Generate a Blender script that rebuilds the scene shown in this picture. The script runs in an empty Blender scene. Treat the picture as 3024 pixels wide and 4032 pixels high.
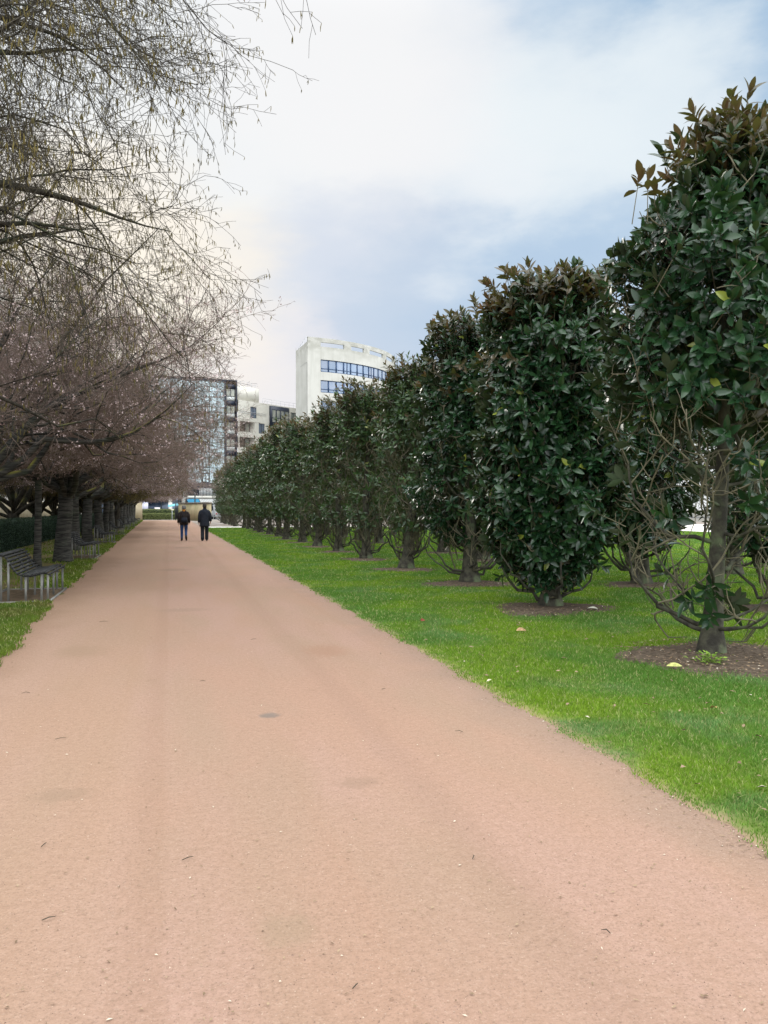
import bpy, bmesh, math, random
import numpy as np
from mathutils import Vector

SC = bpy.context.scene
COL = SC.collection
rad = math.radians
random.seed(4)

# ------------------------------------------------------------------ helpers
def lin(c):
    out = []
    for v in c:
        v = v / 255.0
        out.append(v / 12.92 if v <= 0.04045 else ((v + 0.055) / 1.055) ** 2.4)
    return tuple(out)

def nz(v):
    return v / np.maximum(np.linalg.norm(v, axis=-1, keepdims=True), 1e-9)

class Acc:
    """collects vertices, quads and tris for one mesh"""
    def __init__(s):
        s.v = []; s.q = []; s.t = []; s.qm = []; s.tm = []; s.n = 0
    def add(s, v, q=None, t=None, m=0):
        v = np.asarray(v, dtype=np.float64).reshape(-1, 3)
        if q is not None and len(q):
            q = np.asarray(q, dtype=np.int64).reshape(-1, 4) + s.n
            s.q.append(q); s.qm.append(np.full(len(q), m, dtype=np.int32))
        if t is not None and len(t):
            t = np.asarray(t, dtype=np.int64).reshape(-1, 3) + s.n
            s.t.append(t); s.tm.append(np.full(len(t), m, dtype=np.int32))
        s.v.append(v); s.n += len(v)
    def box(s, c, size, m=0, yaw=0.0, pitch=0.0):
        x, y, z = [a / 2 for a in size]
        P = np.array([[-x,-y,-z],[x,-y,-z],[x,y,-z],[-x,y,-z],[-x,-y,z],[x,-y,z],[x,y,z],[-x,y,z]])
        if pitch:
            cp, sp = math.cos(pitch), math.sin(pitch)   # about local Y
            P = P @ np.array([[cp,0,-sp],[0,1,0],[sp,0,cp]])
        if yaw:
            cy, sy = math.cos(yaw), math.sin(yaw)
            P = P @ np.array([[cy,sy,0],[-sy,cy,0],[0,0,1]])
        s.add(P + np.array(c), [[0,3,2,1],[4,5,6,7],[0,1,5,4],[1,2,6,5],[2,3,7,6],[3,0,4,7]], m=m)
    def prism(s, pts, z0, z1, m=0):
        n = len(pts)
        v = [(p[0], p[1], z0) for p in pts] + [(p[0], p[1], z1) for p in pts]
        q = [[i, (i+1) % n, n + (i+1) % n, n + i] for i in range(n)]
        t = []
        for i in range(1, n-1):
            t.append([0, i+1, i]); t.append([n, n+i, n+i+1])
        s.add(v, q, t, m)
    def tubes(s, P, R, sides=4, m=0, cap=False):
        N, K, _ = P.shape
        T = np.empty_like(P)
        T[:, 1:-1] = P[:, 2:] - P[:, :-2]; T[:, 0] = P[:, 1] - P[:, 0]; T[:, -1] = P[:, -1] - P[:, -2]
        T = nz(T)
        ax = np.tile(np.array([0.31, 0.52, 0.79]), (N, 1))
        par = np.abs((T[:, 0] * ax).sum(-1)) > 0.9
        ax[par] = [0.9, -0.3, 0.1]
        ref = nz(np.cross(T[:, 0], ax))[:, None, :]
        n1 = nz(ref - T * (ref * T).sum(-1, keepdims=True))
        n2 = np.cross(T, n1)
        a = np.arange(sides) * 2 * math.pi / sides
        V = P[:, :, None, :] + R[:, :, None, None] * (np.cos(a)[None, None, :, None] * n1[:, :, None, :] + np.sin(a)[None, None, :, None] * n2[:, :, None, :])
        V = V.reshape(-1, 3)
        b = (np.arange(N) * K * sides)[:, None, None]
        k = (np.arange(K - 1) * sides)[None, :, None]
        j = np.arange(sides)[None, None, :]; j2 = (np.arange(sides) + 1)[None, None, :] % sides
        q = np.stack([b + k + j, b + k + j2, b + k + sides + j2, b + k + sides + j], -1).reshape(-1, 4)
        t = None
        if cap:
            t = []
            for n in range(N):
                o0 = n * K * sides; o1 = o0 + (K - 1) * sides
                for i in range(1, sides - 1):
                    t.append([o0, o0 + i + 1, o0 + i]); t.append([o1, o1 + i, o1 + i + 1])
        s.add(V, q, t, m)
    def tube(s, pts, r, sides=8, m=0, cap=True):
        P = np.array(pts, dtype=float)[None]
        R = (np.full(len(pts), r) if np.isscalar(r) else np.array(r, dtype=float))[None]
        s.tubes(P, R, sides, m, cap)
    def loft(s, rings, sides=16, m=0):
        """rings: (cx, cy, z, rx, ry)"""
        a = np.arange(sides) * 2 * math.pi / sides
        V = np.array([[(r[0] + r[3] * math.cos(t), r[1] + r[4] * math.sin(t), r[2]) for t in a] for r in rings])
        K = len(rings)
        q = [[k*sides + j, k*sides + (j+1) % sides, (k+1)*sides + (j+1) % sides, (k+1)*sides + j] for k in range(K-1) for j in range(sides)]
        t = []
        o = (K-1) * sides
        for i in range(1, sides-1):
            t.append([0, i+1, i]); t.append([o, o+i, o+i+1])
        s.add(V.reshape(-1, 3), q, t, m)
    def mesh(s, name, mats, smooth=False):
        me = bpy.data.meshes.new(name)
        V = np.concatenate(s.v) if s.v else np.zeros((0, 3))
        Q = np.concatenate(s.q) if s.q else np.zeros((0, 4), dtype=np.int64)
        T = np.concatenate(s.t) if s.t else np.zeros((0, 3), dtype=np.int64)
        me.vertices.add(len(V)); me.vertices.foreach_set('co', V.astype(np.float32).ravel())
        loops = np.concatenate([Q.ravel(), T.ravel()]).astype(np.int32)
        me.loops.add(len(loops)); me.loops.foreach_set('vertex_index', loops)
        npoly = len(Q) + len(T)
        tot = np.concatenate([np.full(len(Q), 4), np.full(len(T), 3)]).astype(np.int32)
        st = np.concatenate([[0], np.cumsum(tot)[:-1]]).astype(np.int32) if npoly else np.zeros(0, np.int32)
        me.polygons.add(npoly); me.polygons.foreach_set('loop_start', st)
        mi = np.concatenate((s.qm + s.tm) or [np.zeros(0, np.int32)]).astype(np.int32)
        me.polygons.foreach_set('material_index', mi)
        if smooth: me.polygons.foreach_set('use_smooth', np.ones(npoly, dtype=bool))
        for m in (mats if isinstance(mats, (list, tuple)) else [mats]): me.materials.append(m)
        me.update(calc_edges=True); me.validate()
        return me
    def obj(s, name, mats, parent=None, smooth=False):
        return link(name, s.mesh(name, mats, smooth), parent)

def link(name, me, parent=None):
    o = bpy.data.objects.new(name, me); COL.objects.link(o)
    if parent is not None: o.parent = parent
    return o
def tag(o, label=None, cat=None, group=None, kind=None):
    if label: o['label'] = label
    if cat: o['category'] = cat
    if group: o['group'] = group
    if kind: o['kind'] = kind
    return o
def thing(name, label, cat, loc=(0,0,0), rz=0.0, group=None):
    o = bpy.data.objects.new(name, None); COL.objects.link(o)
    o.location = loc; o.rotation_euler = (0, 0, rz); o.empty_display_size = 0.2
    return tag(o, label, cat, group)
def copy_tree(o, parent=None):
    c = o.copy(); COL.objects.link(c)
    if parent is not None: c.parent = parent
    for ch in list(o.children): copy_tree(ch, c)
    return c

# ------------------------------------------------------------------ materials
class NT:
    def __init__(s, tree): s.t = tree; s.n = tree.nodes; s.l = tree.links
    def new(s, typ, **kw):
        n = s.n.new(typ)
        for k, v in kw.items():
            if k in n.inputs: n.inputs[k].default_value = v
            else: setattr(n, k, v)
        return n
    def put(s, sock, v):
        if isinstance(v, bpy.types.NodeSocket): s.l.new(v, sock)
        elif v is not None: sock.default_value = v
    def math(s, op, a, b=None, clamp=False):
        n = s.n.new('ShaderNodeMath'); n.operation = op; n.use_clamp = clamp
        s.put(n.inputs[0], a); s.put(n.inputs[1], b); return n.outputs[0]
    def mix(s, f, a, b, mode='MIX'):
        n = s.n.new('ShaderNodeMixRGB'); n.blend_type = mode
        s.put(n.inputs[0], f); 
        for i, v in ((1, a), (2, b)):
            if not isinstance(v, bpy.types.NodeSocket) and len(v) == 3: v = (*v, 1)
            s.put(n.inputs[i], v)
        return n.outputs[0]
    def ramp(s, f, lo, hi, a=0.0, b=1.0, smooth=True):
        n = s.n.new('ShaderNodeMapRange'); n.interpolation_type = 'SMOOTHSTEP' if smooth else 'LINEAR'
        s.put(n.inputs[0], f); n.inputs[1].default_value = lo; n.inputs[2].default_value = hi
        n.inputs[3].default_value = a; n.inputs[4].default_value = b
        return n.outputs[0]
    def noise(s, vec, scale, detail=4, rough=0.55, dist=0.0):
        n = s.n.new('ShaderNodeTexNoise'); s.put(n.inputs['Vector'], vec)
        n.inputs['Scale'].default_value = scale; n.inputs['Detail'].default_value = detail
        n.inputs['Roughness'].default_value = rough; n.inputs['Distortion'].default_value = dist
        return n.outputs[0]
    def mapping(s, vec, scale=(1,1,1), loc=(0,0,0)):
        n = s.n.new('ShaderNodeMapping'); s.l.new(vec, n.inputs[0])
        n.inputs['Scale'].default_value = scale; n.inputs['Location'].default_value = loc
        return n.outputs[0]

def mat(name, color, rough=0.6, spec=0.3, metal=0.0, c2=None, nscale=5.0, bump=0.0, bscale=40.0, stretch=(1,1,1), transl=0.0, lo=0.35, hi=0.65, c3=None, n3=1.0):
    m = bpy.data.materials.new(name); m.use_nodes = True
    t = NT(m.node_tree); b = t.n['Principled BSDF']
    b.inputs['Roughness'].default_value = rough; b.inputs['Metallic'].default_value = metal
    b.inputs['Specular IOR Level'].default_value = spec
    b.inputs['Base Color'].default_value = (*color, 1)
    if c2 is not None or bump:
        co = t.mapping(t.new('ShaderNodeTexCoord').outputs['Object'], stretch)
        col = None
        if c2 is not None:
            col = t.mix(t.ramp(t.noise(co, nscale), lo, hi), color, c2)
            if c3 is not None: col = t.mix(t.ramp(t.noise(co, n3, 5), 0.52, 0.68), col, c3)
            t.l.new(col, b.inputs['Base Color'])
        if bump:
            bn = t.new('ShaderNodeBump'); bn.inputs['Strength'].default_value = bump; bn.inputs['Distance'].default_value = 0.02
            t.l.new(t.noise(co, bscale, 5), bn.inputs['Height']); t.l.new(bn.outputs[0], b.inputs['Normal'])
    return m

def leaf_mat(name, top_a, top_b, under, rough=0.3, spec=0.5, odd=None, odd_amt=0.03, transl=0.12, under_mix=1.0):
    m = bpy.data.materials.new(name); m.use_nodes = True
    t = NT(m.node_tree); b = t.n['Principled BSDF']
    g = t.new('ShaderNodeNewGeometry')
    rnd = g.outputs['Random Per Island']
    top = t.mix(rnd, top_a, top_b)
    if odd is not None: top = t.mix(t.math('LESS_THAN', rnd, odd_amt), top, odd)
    back = t.mix(t.math('FRACT', t.math('MULTIPLY', rnd, 7.31)), under, tuple(0.55 * x + 0.45 * y for x, y in zip(under, top_b)))
    col = t.mix(t.math('MULTIPLY', g.outputs['Backfacing'], under_mix), top, back)
    t.l.new(col, b.inputs['Base Color'])
    t.l.new(t.ramp(g.outputs['Backfacing'], 0, 1, rough, 0.8, False), b.inputs['Roughness'])
    b.inputs['Specular IOR Level'].default_value = spec
    if transl:
        tr = t.new('ShaderNodeBsdfTranslucent'); t.l.new(t.mix(0.5, col, (0.10, 0.20, 0.03)), tr.inputs[0])
        mx = t.new('ShaderNodeMixShader'); mx.inputs[0].default_value = transl
        t.l.new(b.outputs[0], mx.inputs[1]); t.l.new(tr.outputs[0], mx.inputs[2])
        t.l.new(mx.outputs[0], t.n['Material Output'].inputs[0])
    return m

M = {}
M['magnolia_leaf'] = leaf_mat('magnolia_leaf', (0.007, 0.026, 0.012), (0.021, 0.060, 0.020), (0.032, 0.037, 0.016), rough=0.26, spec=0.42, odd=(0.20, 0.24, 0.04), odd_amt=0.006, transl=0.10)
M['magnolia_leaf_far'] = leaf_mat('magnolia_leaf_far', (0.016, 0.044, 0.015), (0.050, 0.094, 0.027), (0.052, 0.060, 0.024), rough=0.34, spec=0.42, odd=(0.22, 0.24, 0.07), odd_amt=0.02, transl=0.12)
M['magnolia_young'] = leaf_mat('magnolia_young', (0.034, 0.042, 0.018), (0.075, 0.050, 0.022), (0.125, 0.060, 0.027), rough=0.4, spec=0.35, transl=0.18)
M['magnolia_bark'] = mat('magnolia_bark', (0.030, 0.028, 0.023), 0.85, 0.2, c2=(0.075, 0.073, 0.052), nscale=7, bump=0.5, bscale=30, c3=(0.10, 0.13, 0.07), n3=3)
M['magnolia_twig'] = mat('magnolia_twig', (0.150, 0.135, 0.088), 0.8, 0.2, c2=(0.075, 0.070, 0.046), nscale=5)
M['inner_twig'] = mat('inner_twig', (0.05, 0.045, 0.03), 0.85, 0.2)
M['petal'] = mat('petal', (0.62, 0.50, 0.50), 0.7, 0.1)
M['bud'] = mat('bud', (0.26, 0.17, 0.16), 0.7, 0.1)
M['catkin'] = mat('catkin', (0.150, 0.118, 0.040), 0.8, 0.1, c2=(0.095, 0.085, 0.042), nscale=1.5)
M['cherry_twig'] = mat('cherry_twig', (0.165, 0.122, 0.104), 0.8, 0.15, c2=(0.240, 0.185, 0.160), nscale=2)
M['twig'] = mat('twig', (0.032, 0.028, 0.023), 0.85, 0.12, c2=(0.066, 0.057, 0.042), nscale=2)

def bark(name, a, b, band=False, moss=(0.16, 0.155, 0.03), mossy=0.6, lo=0.52):
    m = bpy.data.materials.new(name); m.use_nodes = True
    t = NT(m.node_tree); p = t.n['Principled BSDF']
    p.inputs['Roughness'].default_value = 0.9; p.inputs['Specular IOR Level'].default_value = 0.15
    co = t.new('ShaderNodeTexCoord').outputs['Object']
    st = t.mapping(co, (3, 3, 26) if band else (14, 14, 3))
    n1 = t.noise(st, 1.0, 5, 0.6, 0.6)
    col = t.mix(t.ramp(n1, 0.36, 0.66), a, b)
    col = t.mix(t.ramp(t.noise(co, 1.7, 4), 0.5, 0.7, 0, 0.55), col, (0.055, 0.075, 0.045))
    nzv = t.new('ShaderNodeSeparateXYZ'); t.l.new(t.new('ShaderNodeNewGeometry').outputs['Normal'], nzv.inputs[0])
    up = t.ramp(nzv.outputs[2], -0.1, 0.8)
    f = t.math('MULTIPLY', t.ramp(t.noise(co, 1.1, 5), lo, lo + 0.10), t.math('MULTIPLY', up, mossy))
    col = t.mix(f, col, moss)
    t.l.new(col, p.inputs['Base Color'])
    bn = t.new('ShaderNodeBump'); bn.inputs['Strength'].default_value = 0.9; bn.inputs['Distance'].default_value = 0.03
    t.l.new(n1, bn.inputs['Height']); t.l.new(bn.outputs[0], p.inputs['Normal'])
    return m
M['cherry_bark'] = bark('cherry_bark', (0.022, 0.022, 0.021), (0.082, 0.079, 0.070), True, moss=(0.27, 0.25, 0.05), mossy=0.85, lo=0.555)
M['tall_bark'] = bark('tall_bark', (0.018, 0.016, 0.013), (0.052, 0.045, 0.034), False, moss=(0.20, 0.18, 0.04), mossy=0.5)

# ------------------------------------------------------------------ camera
YAW = rad(14.6)
cam = bpy.data.cameras.new('Camera'); camo = bpy.data.objects.new('Camera', cam); COL.objects.link(camo)
cam.sensor_fit = 'VERTICAL'; cam.sensor_height = 36.0; cam.sensor_width = 27.0; cam.lens = 28.95
cam.clip_start = 0.05; cam.clip_end = 3000
camo.location = (0, 0, 1.5); camo.rotation_euler = (rad(90 - 0.2), 0, -YAW)
SC.camera = camo

# ------------------------------------------------------------------ sky, sun
def skydir(u, v):
    """direction for tangents u (sideways) and v (up) about the avenue's skewed viewing axis"""
    d = Vector((math.sin(YAW) + u * math.cos(YAW), math.cos(YAW) - u * math.sin(YAW), v)); d.normalize(); return d
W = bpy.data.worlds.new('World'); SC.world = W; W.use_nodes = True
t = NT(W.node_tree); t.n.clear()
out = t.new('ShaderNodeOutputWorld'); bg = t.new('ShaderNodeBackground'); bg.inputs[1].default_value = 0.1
t.l.new(bg.outputs[0], out.inputs[0])
SUN_EL, SUN_AZ = rad(24), rad(-12)      # azimuth from +Y towards +X
sky = t.new('ShaderNodeTexSky'); sky.sky_type = 'NISHITA'; sky.sun_disc = False
sky.sun_elevation = SUN_EL; sky.sun_rotation = SUN_AZ
gen = t.new('ShaderNodeTexCoord').outputs['Generated']
n3 = t.new('ShaderNodeTexNoise'); t.l.new(t.mapping(gen, (1, 1, 2.2)), n3.inputs['Vector'])
n3.inputs['Scale'].default_value = 3.6; n3.inputs['Detail'].default_value = 7; n3.inputs['Roughness'].default_value = 0.56
off = t.new('ShaderNodeVectorMath', operation='SUBTRACT'); t.l.new(n3.outputs['Color'], off.inputs[0]); off.inputs[1].default_value = (0.5, 0.5, 0.5)
scl = t.new('ShaderNodeVectorMath', operation='SCALE'); t.l.new(off.outputs[0], scl.inputs[0]); scl.inputs[3].default_value = 0.27
wv = t.new('ShaderNodeVectorMath', operation='ADD'); t.l.new(gen, wv.inputs[0]); t.l.new(scl.outputs[0], wv.inputs[1])
wn = t.new('ShaderNodeVectorMath', operation='NORMALIZE'); t.l.new(wv.outputs[0], wn.inputs[0]); wdir = wn.outputs[0]
def lobe(px, py, r, soft=0.05):
    d = skydir((px - 829.5) / 1779, (1100 - py) / 1779)
    dp = t.new('ShaderNodeVectorMath', operation='DOT_PRODUCT'); t.l.new(wdir, dp.inputs[0]); dp.inputs[1].default_value = d
    a1 = math.atan(r / 1779)
    return t.ramp(dp.outputs['Value'], math.cos(a1), math.cos(a1 * soft))
col = t.mix(1.0, lin((241, 244, 246)), lin((241, 244, 246)))
for (px, py, r, c, w) in [
    (1640, -330, 700, (168, 196, 224), 0.9), (1120, 40, 230, (198, 216, 234), 0.7), (1330, 60, 260, (176, 201, 226), 0.85), (1540, 90, 290, (168, 196, 223), 0.95), (1720, 120, 300, (172, 199, 225), 0.9),
    (1060, 610, 420, (186, 208, 231), 0.75), (1330, 540, 330, (180, 206, 231), 0.8), (760, 600, 240, (208, 218, 234), 0.6), (620, 560, 180, (216, 224, 238), 0.6),
    (680, 830, 200, (216, 219, 232), 0.6), (900, 740, 260, (192, 210, 231), 0.65), (1150, 800, 340, (182, 205, 230), 0.75),
    (560, 800, 190, (241, 238, 240), 0.85),
    (1180, 280, 280, (243, 249, 251), 0.85), (1480, 290, 220, (238, 246, 250), 0.85), (1000, 380, 200, (240, 245, 249), 0.7), (780, 130, 380, (247, 247, 248), 0.9)]:
    col = t.mix(t.math('MULTIPLY', lobe(px, py, r), w), col, lin(c))
col = t.mix(t.math('MULTIPLY', lobe(270, 640, 380, 0.05), 0.75), col, (1.05, 0.94, 0.78))
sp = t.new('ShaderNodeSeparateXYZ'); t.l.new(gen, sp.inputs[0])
boost = t.math('ADD', t.math('ADD', t.ramp(sp.outputs[2], 0.50, 0.95, 1.0, 4.0), t.ramp(sp.outputs[1], 0.35, -0.6, 0.0, 2.0)), t.ramp(sp.outputs[0], 0.62, 0.98, 0.0, 2.2))  # sky brightness added out of view (overhead, behind, far right) as fill light
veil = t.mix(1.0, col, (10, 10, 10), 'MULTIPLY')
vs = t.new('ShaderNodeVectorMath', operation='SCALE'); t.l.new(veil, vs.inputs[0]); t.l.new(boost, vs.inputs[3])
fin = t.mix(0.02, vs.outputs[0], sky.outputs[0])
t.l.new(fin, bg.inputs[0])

sun = bpy.data.lights.new('sun', 'SUN'); suno = bpy.data.objects.new('sun', sun); COL.objects.link(suno)
sun.energy = 0.9; sun.angle = rad(18); sun.color = (1.0, 0.94, 0.85)
sd = Vector((math.sin(SUN_AZ) * math.cos(SUN_EL), math.cos(SUN_AZ) * math.cos(SUN_EL), math.sin(SUN_EL)))
suno.rotation_euler = sd.to_track_quat('Z', 'Y').to_euler(); suno.location = (-10, 60, 60)
SC.view_settings.view_transform = 'Standard'; SC.view_settings.look = 'None'
SC.view_settings.exposure = 0.0; SC.view_settings.gamma = 1.0
SC.cycles.max_bounces = 6; SC.cycles.diffuse_bounces = 3; SC.cycles.glossy_bounces = 2; SC.cycles.transmission_bounces = 3; SC.cycles.transparent_max_bounces = 4
SC.cycles.use_denoising = True

# ------------------------------------------------------------------ ground, path, lawn
rg = np.random.default_rng(11)
LE = [(-6, -1.55), (2, -1.55), (7.8, -1.60), (10.5, -1.70), (13, -1.80), (20, -1.95), (25.5, -2.08), (40, -2.35), (60, -2.65), (90, -3.1), (116, -3.45)]
def left_edge(y):
    y = np.asarray(y, dtype=float)
    b = np.interp(y, [p[0] for p in LE], [p[1] for p in LE])
    return b + 0.035 * np.sin(y * 2.1) + 0.03 * np.sin(y * 5.3 + 1) + 0.02 * np.sin(y * 11.7 + 2)
def right_edge(y):
    y = np.asarray(y, dtype=float)
    return 2.53 + 0.018 * np.sin(y * 1.7) + 0.02 * np.sin(y * 6.1) + 0.014 * np.sin(y * 13.3 + 1) + 0.01 * np.sin(y * 27.0)

def ground_mat():
    m = bpy.data.materials.new('path_gravel'); m.use_nodes = True
    t = NT(m.node_tree); p = t.n['Principled BSDF']
    p.inputs['Roughness'].default_value = 0.95; p.inputs['Specular IOR Level'].default_value = 0.1
    co = t.new('ShaderNodeTexCoord').outputs['Object']
    A, B, Cc = (0.306, 0.193, 0.139), (0.282, 0.191, 0.137), (0.313, 0.203, 0.156)
    c = t.mix(t.ramp(t.noise(t.mapping(co, (1.0, 0.28, 1)), 0.9, 4), 0.38, 0.62), A, B)
    c = t.mix(t.ramp(t.noise(t.mapping(co, (1.6, 0.35, 1), (7, 3, 0)), 0.7, 4), 0.42, 0.66), c, Cc)
    # paler, greyer wheel lines along the avenue and darker damp blotches
    c = t.mix(t.ramp(t.noise(t.mapping(co, (2.4, 0.05, 1)), 1.0, 3), 0.55, 0.75, 0, 0.45), c, (0.27, 0.163, 0.106))
    c = t.mix(t.ramp(t.noise(co, 2.1, 6, 0.6), 0.62, 0.76, 0, 0.45), c, (0.20, 0.132, 0.09))
    sx = t.new('ShaderNodeSeparateXYZ'); t.l.new(co, sx.inputs[0])
    wob = t.math('ADD', sx.outputs[0], t.math('MULTIPLY', t.noise(co, 1.3, 4), 0.8))
    wl = t.math('ADD', sx.outputs[0], t.math('MULTIPLY', t.noise(t.mapping(co, (1, 0.25, 1)), 1.0, 2), 0.16))
    c = t.mix(t.math('MULTIPLY', t.ramp(wl, -0.17, -0.03, 0, 0.30), t.ramp(wl, 0.08, 0.03)), c, (0.24, 0.150, 0.10))
    c = t.mix(t.math('MULTIPLY', t.ramp(wl, 1.22, 1.36, 0, 0.25), t.ramp(wl, 1.55, 1.44)), c, (0.23, 0.145, 0.105))
    c = t.mix(t.ramp(wl, 0.02, -0.25, 0, 0.35), c, (0.298, 0.202, 0.134))
    c = t.mix(t.ramp(wob, 2.45, 2.95, 0, 0.42), c, (0.20, 0.152, 0.125))
    c = t.mix(t.ramp(wob, -0.75, -1.35, 0, 0.55), c, (0.21, 0.132, 0.085))
    c = t.mix(t.ramp(t.noise(co, 26, 5, 0.75), 0.40, 0.60, 0.34, 0.0), c, (0.22, 0.138, 0.094))
    c = t.mix(t.ramp(t.noise(co, 38, 4, 0.7), 0.56, 0.70, 0.0, 0.40), c, (0.39, 0.28, 0.215))
    g = t.noise(co, 75, 3, 0.7)
    c = t.mix(t.ramp(g, 0.30, 0.52, 0.42, 0.0), c, (0.13, 0.085, 0.062))
    c = t.mix(t.ramp(t.noise(co, 120, 2, 0.6), 0.60, 0.74, 0, 0.5), c, (0.42, 0.33, 0.26))
    vo = t.new('ShaderNodeTexVoronoi'); t.l.new(co, vo.inputs['Vector']); vo.inputs['Scale'].default_value = 26; vo.inputs['Randomness'].default_value = 1
    c = t.mix(t.ramp(vo.outputs['Distance'], 0.11, 0.05, 0, 0.55), c, (0.17, 0.105, 0.08))
    nst = t.noise(co, 16, 4)
    for (x0, y0, rx, ry, cc, st) in ((0.70, 6.0, .09, .10, (0.14, 0.12, 0.105), .75), (0.40, 2.92, .13, .16, (0.20, 0.155, 0.10), .30), (1.6, 8.6, .30, .5, (0.24, 0.135, 0.09), .5), (-0.9, 9.2, .35, .5, (0.22, 0.15, 0.10), .45), (1.0, 4.4, .16, .12, (0.21, 0.14, 0.10), .5), (0.2, 12.6, .5, .3, (0.22, 0.15, 0.11), .5), (-0.55, 4.6, .2, .14, (0.21, 0.145, 0.10), .45), (0.1, 21, .5, .6, (0.19, 0.135, 0.10), .5), (0.5, 33, .5, .8, (0.19, 0.13, 0.10), .5)):
        q = t.new('ShaderNodeVectorMath', operation='LENGTH'); t.l.new(t.mapping(co, (1 / rx, 1 / ry, 0), (-x0 / rx, -y0 / ry, 0)), q.inputs[0])
        c = t.mix(t.ramp(t.math('ADD', q.outputs['Value'], t.math('MULTIPLY', nst, 1.2)), 1.7, 0.9, 0, st), c, cc)
    t.l.new(c, p.inputs['Base Color'])
    bn = t.new('ShaderNodeBump'); bn.inputs['Strength'].default_value = 0.55; bn.inputs['Distance'].default_value = 0.012
    t.l.new(t.math('ADD', t.noise(co, 95, 4, 0.7), t.math('MULTIPLY', t.noise(co, 11, 4, 0.65), 2.2)), bn.inputs['Height']); t.l.new(bn.outputs[0], p.inputs['Normal'])
    return m
M['path'] = ground_mat()
M['soil'] = mat('soil', (0.062, 0.047, 0.034), 0.95, 0.1, c2=(0.125, 0.096, 0.070), nscale=18, bump=0.8, bscale=60)
def lawn_mat(name, a, b, c, d):
    m = bpy.data.materials.new(name); m.use_nodes = True
    t = NT(m.node_tree); p = t.n['Principled BSDF']
    p.inputs['Roughness'].default_value = 0.9; p.inputs['Specular IOR Level'].default_value = 0.1
    co = t.new('ShaderNodeTexCoord').outputs['Object']
    col = t.mix(t.ramp(t.noise(co, 0.55, 4), 0.40, 0.60), a, b)
    col = t.mix(t.ramp(t.noise(t.mapping(co, (1, 1, 1), (5, 9, 0)), 0.9, 4), 0.50, 0.68), col, c)
    col = t.mix(t.ramp(t.noise(t.mapping(co, (1, 1, 1), (31, 17, 0)), 1.6, 5, 0.65), 0.52, 0.70, 0, 0.5), col, tuple(0.5 * (a[k] + (0.17, 0.165, 0.07)[k]) for k in range(3)))
    col = t.mix(t.ramp(t.noise(co, 14, 4), 0.35, 0.65, 0.35, 0.0), col, d)
    return m, t, p, col
m, t, p, col = lawn_mat('lawn_turf', (0.085, 0.140, 0.030), (0.130, 0.190, 0.020), (0.11, 0.14, 0.05), (0.07, 0.065, 0.025))
sx = t.new('ShaderNodeSeparateXYZ'); co_ = t.new('ShaderNodeTexCoord').outputs['Object']; t.l.new(co_, sx.inputs[0])
wob = t.math('ADD', sx.outputs[0], t.math('MULTIPLY', t.noise(co_, 5, 4), 0.22))
col = t.mix(t.ramp(wob, 2.80, 2.60, 0, 0.9), col, (0.30, 0.205, 0.14))
t.l.new(col, p.inputs['Base Color']); M['turf'] = m
def blade_mat(name, a, b, c, d):
    m, t, p, col = lawn_mat(name, a, b, c, d)
    rnd = t.new('ShaderNodeNewGeometry').outputs['Random Per Island']
    col = t.mix(t.math('MULTIPLY', rnd, 0.55), col, tuple(0.40 * x for x in a))
    col = t.mix(t.math('MULTIPLY', t.math('GREATER_THAN', rnd, 0.90), 0.7), col, (0.44, 0.43, 0.20))
    t.l.new(col, p.inputs['Base Color'])
    tr = t.new('ShaderNodeBsdfTranslucent'); t.l.new(t.mix(0.35, col, (0.22, 0.36, 0.02)), tr.inputs[0])
    mx = t.new('ShaderNodeMixShader'); mx.inputs[0].default_value = 0.32
    t.l.new(p.outputs[0], mx.inputs[1]); t.l.new(tr.outputs[0], mx.inputs[2]); t.l.new(mx.outputs[0], t.n['Material Output'].inputs[0])
    return m
M['blade'] = blade_mat('grass_blade', (0.102, 0.235, 0.042), (0.205, 0.335, 0.026), (0.145, 0.280, 0.095), (0.075, 0.15, 0.025))
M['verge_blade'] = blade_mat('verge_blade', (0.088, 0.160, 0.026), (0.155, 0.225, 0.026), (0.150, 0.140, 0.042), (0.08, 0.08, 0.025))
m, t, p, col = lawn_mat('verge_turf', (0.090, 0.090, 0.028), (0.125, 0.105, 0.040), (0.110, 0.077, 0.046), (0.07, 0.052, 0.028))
t.l.new(col, p.inputs['Base Color']); M['verge'] = m
M['pale_gravel'] = mat('pale_gravel', (0.56, 0.54, 0.50), 0.95, 0.1, c2=(0.46, 0.44, 0.41), nscale=2)
M['grey_gravel'] = mat('grey_gravel', (0.24, 0.21, 0.18), 0.95, 0.1, c2=(0.15, 0.12, 0.10), nscale=0.8, c3=(0.4, 0.39, 0.37), n3=0.5)
M['asphalt'] = mat('asphalt', (0.055, 0.055, 0.058), 0.9, 0.2, c2=(0.08, 0.08, 0.08), nscale=3)
M['far_ground'] = mat('far_ground', (0.10, 0.10, 0.085), 0.95, 0.1, c2=(0.16, 0.15, 0.13), nscale=0.05)

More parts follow.
